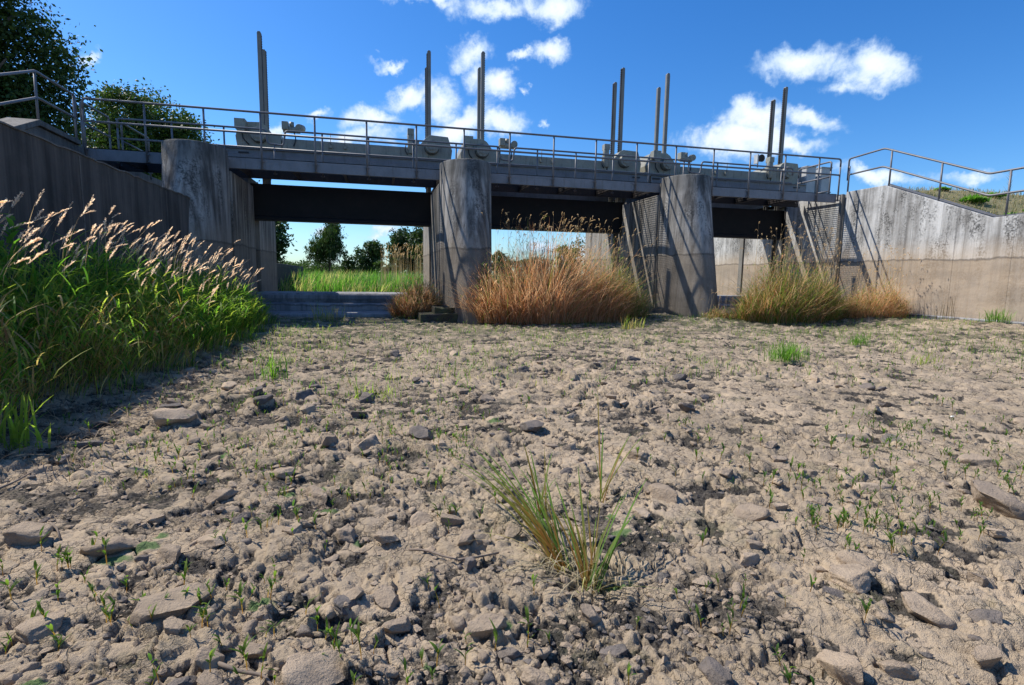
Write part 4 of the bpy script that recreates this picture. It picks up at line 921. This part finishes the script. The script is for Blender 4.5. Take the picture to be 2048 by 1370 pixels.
scatter_crumbs(14000, 'mud_crumbs', 'crumbs of dry mud and gravel strewn over the riverbed', 1.1, 12, .003, .019, 'stone', 1)
scatter_crumbs(6500, 'dark_gravel', 'dark grey gravel in the holes of the mud skin', 1.1, 11, .003, .016, 'gstone', 2)

# ------------------------------------------------------------------ seedlings
def seedling_mesh(seed):
    q = np.random.default_rng(seed); h = q.uniform(.032, .07); n = q.integers(3, 7); parts = []
    la, ll = q.uniform(0, 6.28), q.uniform(0, .4)
    st = blades(np.zeros((1, 3)), np.array([la]), np.array([h]), np.array([ll]), np.array([.0028]), np.array([[.30, .13, .05]]), np.array([[.22, .2, .06]]), 4)
    st2 = blades(np.zeros((1, 3)), np.array([la]), np.array([h]), np.array([ll]), np.array([.0028]), np.array([[.30, .13, .05]]), np.array([[.22, .2, .06]]), 4, twist=np.array([1.57]))
    parts += [st, st2]
    for k in range(n):
        t = q.uniform(.35, 1.0) if k else 1.0; b = np.array([[h*ll*t**1.8*math.sin(la), h*ll*t**1.8*math.cos(la), h*t*.97]]); c = np.array([[.085, .15, .03], [.12, .18, .035], [.06, .12, .03]][q.integers(0, 3)])[None]
        parts.append(blades(b, np.array([q.uniform(0, 6.28)]), np.array([q.uniform(.018, .042)]), np.array([q.uniform(.25, .85)]), np.array([q.uniform(.005, .009)]), c*.8, c*1.25, 4, q.uniform(0, .3), .1))
    V, F, C = join(parts); return np_mesh('seedling', V, F, C), (V, F, C)
SD = [seedling_mesh(300+i) for i in range(16)]
for me_, _ in SD: me_.materials.append(M['leaf'])
rs = np.random.default_rng(77); P = []
centers = [(1.15+.05*k, 1.75, .12) for k in range(0)]
for (px, py, sp_, nn) in ((1760,1060,.16,26),(1620,1050,.12,14),(200,1200,.18,22),(420,1180,.16,22),(560,1040,.12,14),(900,1010,.12,8),(100,1120,.14,12),(700,1270,.16,10),(860,1290,.1,6),(1560,960,.2,14),(1480,1220,.12,6),(1960,960,.2,10),(1700,880,.3,16),(1420,900,.3,12),(480,1290,.14,10),(1230,760,.4,14),(1640,700,.5,10)):
    cx, cy = gpt(px, py)
    for _ in range(nn): P.append((cx+rs.normal(0, sp_*.8), cy+rs.normal(0, sp_*.55)))
while len(P) < 298:
    rad = 1.2*(6/1.2)**rs.random(); a = math.radians(rs.uniform(-31, 58)); P.append((rad*math.sin(a), rad*math.cos(a)))
P = [(x, y) for x, y in P if x > -2.0 and y > .9][:298]
zz_ = bed(np.array([p[0] for p in P]), np.array([p[1] for p in P]))[0]
for i, (x, y) in enumerate(P):
    o = bpy.data.objects.new('seedling', SD[rs.integers(0, 16)][0]); COL.objects.link(o); dd = math.hypot(x, y)
    s = rs.uniform(.6, 1.25)*(1+.05*dd); o.scale = (s, s, s); o.location = (x, y, float(zz_[i])-.003); o.rotation_euler = (0, 0, rs.uniform(0, 6.28))
    meta(o, where_is('green seedling', x, y), 'seedling', 'seedlings sprouting from the riverbed')
# farther sprouts as one mass
n = 4200; rad = 2.6*(13/2.6)**rs.random(n); a = np.radians(rs.uniform(-31, 58, n)); x, y = rad*np.sin(a), rad*np.cos(a)
k = (x > -2.2) & (x < 13) & (y < 13.6) & (fbm(x*.8, y*.8, 44, 3) > np.where(rad > 8, .36, .47)); x, y = x[k], y[k]; z = bed(x, y)[0]; parts = []; off = 0
var = rs.integers(0, 16, len(x)); VV, FF, CC = [], [], []; off = 0
for i in range(len(x)):
    V, F, C = SD[var[i]][1]; s = rs.uniform(.4, .85)*(1+.06*math.hypot(x[i], y[i])); th = rs.uniform(0, 6.28); c, sn = math.cos(th)*s, math.sin(th)*s
    VV.append(np.stack([V[:, 0]*c-V[:, 1]*sn+x[i], V[:, 0]*sn+V[:, 1]*c+y[i], V[:, 2]*s+z[i]-.003], -1)); FF.append(F+off); CC.append(C*rs.uniform(.8, 1.3)); off += len(V)
meta(link('sprout_carpet', np_mesh('sprout_carpet', np.concatenate(VV), np.concatenate(FF), np.clip(np.concatenate(CC), 0, 1)), M['leaf']), 'thin carpet of green sprouts scattered over the farther riverbed', 'sprouts', kind='stuff')
# sparse low grass toward the weir
n = 11000; y = rs.uniform(5.0, 13.6, n); x = rs.uniform(-2.2, 13.2, n); k = (fbm(x*.7, y*.7, 45, 4) > .52-.12*(y-5)/7); x, y = x[k], y[k]; n = len(x)
c = pick([*YGREEN, *GREEN, (.30, .26, .14)], n, .2)
V, F, C = blades(np.stack([x, y, bed(x, y)[0]-.005], -1), rs.uniform(0, 6.28, n), rs.uniform(.04, .15, n), rs.uniform(.1, .9, n), rs.uniform(.004, .009, n), c*.8, c, 3)
meta(link('low_grass', np_mesh('low_grass', V, F, C), M['leaf']), 'sparse low grass on the mud near the weir', 'grass', kind='stuff')
# litter of dead stalks below the reeds
n = 1500; y = rs.uniform(3.2, 9, n); x = -2.15+rs.normal(0, .28, n); c = pick([(.22, .17, .12), (.35, .27, .18), (.12, .09, .07)], n, .2)
V, F, C = blades(np.stack([x, y, bed(x, y)[0]+.004], -1), rs.uniform(0, 6.28, n), rs.uniform(.06, .25, n), np.full(n, .97), rs.uniform(.003, .007, n), c*.8, c, 3, .35, .3)
meta(link('stalk_litter', np_mesh('stalk_litter', V, F, C), M['dry']), 'dead stalks lying on the mud along the reed bank', 'litter', kind='stuff')
# twigs, a shell and a feather
def twig(lab, pts, r_):
    pts = [gpt(px, py) for px, py in pts]; q = [(x, y, bz(x, y)+.012) for x, y in pts]; zmax = max(p[2] for p in q); q = [(x, y, (z+zmax)/2) for x, y, z in q]
    o = MB().tube(bend(q, .03), r_, 7, r_*.6).build('twig', M['twig']); return meta(o, lab, 'twig', 'twigs on the mud')
M['twig'] = paint('twig_bark', (.20, .155, .12), .9, .3)
twig('thin crooked twig left of the foreground grass', [(818, 1080), (850, 1086), (890, 1098), (915, 1101)], .005)
twig('short twig touching the foreground grass', [(915, 1100), (955, 1092), (998, 1082)], .006)
twig('thick bent twig at the bottom left of centre', [(436, 1313), (480, 1322), (528, 1330), (556, 1372)], .006)
twig('curved thin twig above the left edge stones', [(98, 1030), (112, 1040), (118, 1060)], .005)
twig('long straight twig at the left edge', [(-10, 968), (30, 952), (72, 930)], .006)
twig('thin twig beside the lower left stones', [(160, 1362), (200, 1352), (212, 1345)], .006)
x, y = gpt(1906, 823); o = bpy.data.objects.new('shell', LOW[3]); COL.objects.link(o); o.location = (x, y, bz(x, y)+.02); o.scale = (.028, .018, .012)
m, t, b = mat('white_shell'); b.inputs['Base Color'].default_value = (.8, .8, .76, 1); o.material_slots[0].link = 'OBJECT'; o.material_slots[0].material = m
meta(o, 'white mussel shell on the grey mud at the right', 'shell')

# ------------------------------------------------------------------ upstream bank and right embankment grass
n = 15000; x = R.uniform(-5.5, 12.5, n); y = 19.9+15*R.random(n)**1.5; hgt = R.uniform(.55, 1.05, n)*np.interp(y, [19.9, 21.5, 35], [.55, 1.0, 1.15])
straw = (fbm(x*.6, y*.4, 15, 3) > .56)[:, None] & (R.random(n) < .6)[:, None]; straw = straw | ((x > 3.5)[:, None] & (R.random(n) < .6)[:, None])
c = np.where(straw, pick([(.33, .30, .16), (.42, .36, .2)], n), pick([(.07, .18, .03), (.10, .23, .04), (.13, .27, .05), (.06, .14, .03)], n, .2))
V, F, C = blades(np.stack([x, y, np.full(n, .25)], -1), R.normal(1.3, 1.2, n), hgt, R.uniform(.05, .6, n), R.uniform(.012, .026, n), c*.75, c, 4, R.uniform(0, .2, n))
meta(link('upstream_grass', np_mesh('upstream_grass', V, F, C), M['leaf']), 'lush green grass bank beyond the sill seen through the openings', 'grass', kind='stuff')
n = 130; x = R.uniform(.0, 1.9, n); y = R.uniform(20, 23, n); hh = R.uniform(1.3, 1.75, n); b_ = np.stack([x, y, np.full(n, .3)], -1); a = R.normal(1.2, .6, n); ln = R.uniform(0, .1, n)
s1 = blades(b_, a, hh, ln, np.full(n, .01), pick(STRAW, n), pick(STRAW, n), 4); hd = heads(b_+np.stack([hh*ln*np.sin(a), hh*ln*np.cos(a), hh], -1), a, R.uniform(.15, .28, n), np.full(n, .014), pick(STRAW, n), R.uniform(.05, .4, n), 18, .2)
V, F, C = join([s1, hd]); meta(link('upstream_reeds', np_mesh('upstream_reeds', V, F, C), M['dry']), 'straw-coloured reed stalks beyond the sill left of the middle pier', 'reeds', kind='stuff')
n = 9000; x = RW+.3+5*R.random(n)**1.3; y = R.uniform(5, 15, n); c = pick([(.38, .31, .17), (.30, .26, .13), (.16, .18, .06), (.45, .37, .22), (.10, .15, .04)], n, .2)
V, F, C = blades(np.stack([x, y, bankz(x, y)-.01], -1), R.uniform(0, 6.28, n), R.uniform(.05, .16, n), R.uniform(.2, .95, n), R.uniform(.006, .014, n), c*.8, c, 3)
meta(link('bank_grass', np_mesh('bank_grass', V, F, C), M['dry']), 'short dry grass on the embankment above the right wall', 'grass', kind='stuff')
def bush(x, y, rad, hgt, lab):
    n = 420; z = float(bankz(np.array([x]), np.array([y]))[0]); a = R.uniform(0, 6.28, n); q = R.random(n)**.5*rad; c = pick([(.09, .2, .03), (.13, .26, .05), (.06, .14, .025)], n, .2)
    V, F, C = blades(np.stack([q*np.cos(a), q*np.sin(a), R.random(n)*hgt*.5*(1-q/rad)], -1), a+math.pi/2*0+R.normal(0, .8, n), R.uniform(.5, 1, n)*hgt*.7, R.uniform(.3, .95, n), R.uniform(.02, .045, n), c*.8, c, 3, R.uniform(0, .5, n), .2)
    o = link('dock_plant', np_mesh('dock_plant', V, F, C), M['leaf']); o.location = (x, y, z-.01); return meta(o, lab, 'plant', 'green plants on the embankment')
bush(14.75, 11.0, .32, .28, 'leafy green plant on the embankment behind the middle railing post')
bush(14.3, 9.75, .25, .22, 'leafy green plant on the embankment at the low point of the railing')
bush(15.6, 10.2, .22, .18, 'small green plant high on the embankment near the picture edge')
bush(15.2, 12.2, .2, .14, 'low green plant on the embankment nearest the top of the slope')
bush(16.2, 11.6, .3, .16, 'wide low green plant far back on the embankment')
# dry weed stem on the embankment
x0, y0 = 15.9, 11.0; z0 = float(bankz(np.array([x0]), np.array([y0]))[0]); mb = MB(); rg = random.Random(8)
mb.tube([(0, 0, 0), (.04, 0, .35), (.06, 0, .75)], .008, 5, .003)
for k in range(16):
    z = .2+.035*k; a = rg.uniform(0, 6.28); L = rg.uniform(.1, .3)*(1.1-z); mb.tube([(.05, 0, z), (.05+L*math.cos(a)*.7, L*math.sin(a)*.7, z+L*.9)], .005, 4, .002)
o = mb.build('weed_stem', M['twig']); o.location = (x0, y0, z0); meta(o, 'bare branching weed stem standing on the embankment at the right', 'plant')

# ------------------------------------------------------------------ trees
def tree(lab, x, y, z, height, rad, crown_lo, nclump, per, leaf, pal, seed, group='trees beyond the weir', lobes=7, sq=1.0, upward=0.0, trunk=.18, edge=.62):
    q = np.random.default_rng(seed); r = empty('tree', (x, y, z), lab, 'tree', group)
    cz = crown_lo+(height-crown_lo)/2; rz = (height-crown_lo)/2
    mb = MB(); mb.tube([(0, 0, -.1), (rad*.03, 0, crown_lo*.6), (-rad*.04, rad*.02, cz), (0, 0, cz+rz*.35)], trunk, 9, trunk*.25)
    for k in range(11):
        a = k*2.4+q.uniform(-.3, .3); zz = crown_lo*.7+(cz+rz*.1-crown_lo*.7)*k/11; L = rad*q.uniform(.45, .7)
        mb.tube([(0, 0, zz), (L*.5*math.cos(a), L*.5*math.sin(a), zz+L*.35), (L*math.cos(a), L*math.sin(a), zz+min(L*.75, rz*.4))], trunk*.4, 6, trunk*.08)
    mb.build('trunk', M['bark'], r, world=False)
    # uneven crown: lobes around the middle, clumps in the outer part of each lobe
    lo = q.normal(0, 1, (lobes, 3)); lo /= np.linalg.norm(lo, axis=1)[:, None]; lo = lo*np.array([.60, .60, .58]); lo = np.concatenate([lo, [[0, 0, 0.1], [0, 0, -.2]]]); lr = np.concatenate([q.uniform(.34, .52, lobes), [.80, .66]])
    j = q.integers(0, len(lo), nclump); d = q.normal(0, 1, (nclump, 3)); d /= np.linalg.norm(d, axis=1)[:, None]
    cc = lo[j]+d*(lr[j]*q.uniform(edge, 1.05, nclump)**1.0)[:, None]
    P = np.repeat(cc, per, 0); n = len(P); cs = .085
    P = P+q.normal(0, cs, (n, 3))*np.array([1, 1, .7])
    P = P*np.array([rad, rad, rz])*np.array([1, 1, sq])+np.array([0, 0, cz])
    nr = q.normal(0, 1, (n, 3))+np.array([0, 0, .8]); nr /= np.linalg.norm(nr, axis=1)[:, None]; t1 = np.cross(nr, q.normal(0, 1, (n, 3))+np.array([0, 0, upward])*0); t1 /= np.linalg.norm(t1, axis=1)[:, None]
    if upward: t1 = t1*(1-upward)+np.array([0, 0, 1.])*upward+0; t1 /= np.linalg.norm(t1, axis=1)[:, None]
    t2 = np.cross(nr, t1); L = leaf*q.uniform(.6, 1.3, n); w = L*(.55 if not upward else .28)
    V = np.stack([P-t1*L[:, None]*.5, P+t2*w[:, None]*.5, P+t1*L[:, None]*.5, P-t2*w[:, None]*.5], 1).reshape(-1, 3)
    col = np.array(pal)[q.integers(0, len(pal), nclump)]*q.uniform(.7, 1.3, (nclump, 1)); C = np.repeat(np.repeat(col, per, 0)*q.uniform(.8, 1.2, (n, 1)), 4, 0)
    meta(link('crown', np_mesh('crown', V, np.arange(n*4).reshape(n, 4), np.clip(C, 0, 1)), M['tree'], r, world=False), kind='stuff')
    return r
DG = [(.028, .055, .016), (.035, .07, .018), (.045, .085, .022), (.06, .10, .025)]
MG = [(.05, .095, .02), (.07, .12, .025), (.09, .14, .03)]
def tpos(px, depth):
    d = fwd+RV*(px-CXP)/FPX; return d[0]*depth/(d@fwd), d[1]*depth/(d@fwd)
x, y = tpos(-30, 17); tree('huge dark leafy tree rising out of the picture at the left edge', x, y, 3.4, 11.5, 3.1, -1.0, 1250, 80, .145, DG, 1, lobes=12, trunk=.3, edge=.5)
x, y = tpos(-190, 20); tree('dark tree beside the huge one, mostly outside the left edge', x, y, 3.4, 13, 4.2, .5, 500, 34, .24, DG, 12, lobes=10, trunk=.3)
x, y = tpos(318, 34); tree('round leafy tree behind the left end of the walkway railing', x, y, 3.4, 8.7, 3.5, .6, 1000, 56, .20, MG, 77, lobes=10, trunk=.28)
x, y = tpos(440, 38); tree('low tree top showing right of the round tree behind the railing', x, y, 2, 7.0, 2.8, 1, 260, 30, .24, MG, 21)
x, y = tpos(495, 38); tree('dark dense tree seen through the left opening beside the pier', x, y, .3, 7.4, 3.7, .2, 520, 30, .28, DG, 3)
x, y = tpos(663, 40); tree('spiky rounded willow standing alone in the left opening', x, y, .2, 4.7, 1.55, .9, 330, 30, .24, DG+MG, 4, upward=.55, lobes=6, trunk=.12, edge=.35)
x, y = tpos(700, 44); tree('small low bush at the right foot of the lone willow', x, y, .2, 2.6, .9, .2, 90, 26, .2, DG, 5, trunk=.05)
x, y = tpos(742, 60); tree('dark rounded tree in the middle of the left opening', x, y, .2, 4.5, 1.9, .4, 260, 26, .26, DG, 6)
x, y = tpos(775, 52); tree('low pale green bush between the two dark trees', x, y, .2, 2.5, 1.2, .2, 120, 26, .2, MG, 7, trunk=.08)
x, y = tpos(818, 48); tree('tall dark tree left of the middle pier in the opening', x, y, .2, 5.1, 1.9, .4, 330, 28, .25, DG, 8)
x, y = tpos(870, 44); tree('tallest dark tree rising behind the middle pier', x, y, .2, 6.2, 2.2, .4, 330, 28, .25, DG, 9)
for k, (px, dep, hh, rd, lb) in enumerate(((1005, 85, 4.6, 2.6, 'far low tree just right of the middle pier'), (1062, 90, 4.4, 3.2, 'far low tree behind the dry clump plumes'), (1130, 80, 5.2, 3.0, 'far broad tree behind the tall seed stalks'))):
    x, y = tpos(px, dep); tree(lb, x, y, .2, hh, rd, .3, 160, 26, .36, MG, 30+k)
x, y = tpos(1172, 24); tree('thin twiggy bush in front of the upstream wall in the middle opening', x, y, .2, 3.0, .95, .8, 120, 12, .10, DG, 40, trunk=.05, edge=.2)
for k, (px, dep, hh, rd) in enumerate(((640, 120, 4.4, 7), (760, 130, 4.2, 8), (900, 120, 4.2, 8), (1240, 120, 4.5, 8), (560, 110, 4.5, 6))):
    x, y = tpos(px, dep); tree(['hazy far hedge behind the lone willow', 'hazy far hedge behind the middle trees', 'hazy far hedge behind the middle pier', 'hazy far hedge behind the right pier', 'hazy far hedge behind the dark dense tree'][k], x, y, .2, hh*.72, rd, .1, 200, 24, .5, MG, 50+k, trunk=.1)
print('TRIS', sum(len(p.vertices)-2 for me_ in bpy.data.meshes if me_.users and len(me_.polygons) < 5000 for p in me_.polygons)+sum(len(me_.loops)-2*len(me_.polygons) for me_ in bpy.data.meshes if len(me_.polygons) >= 5000))
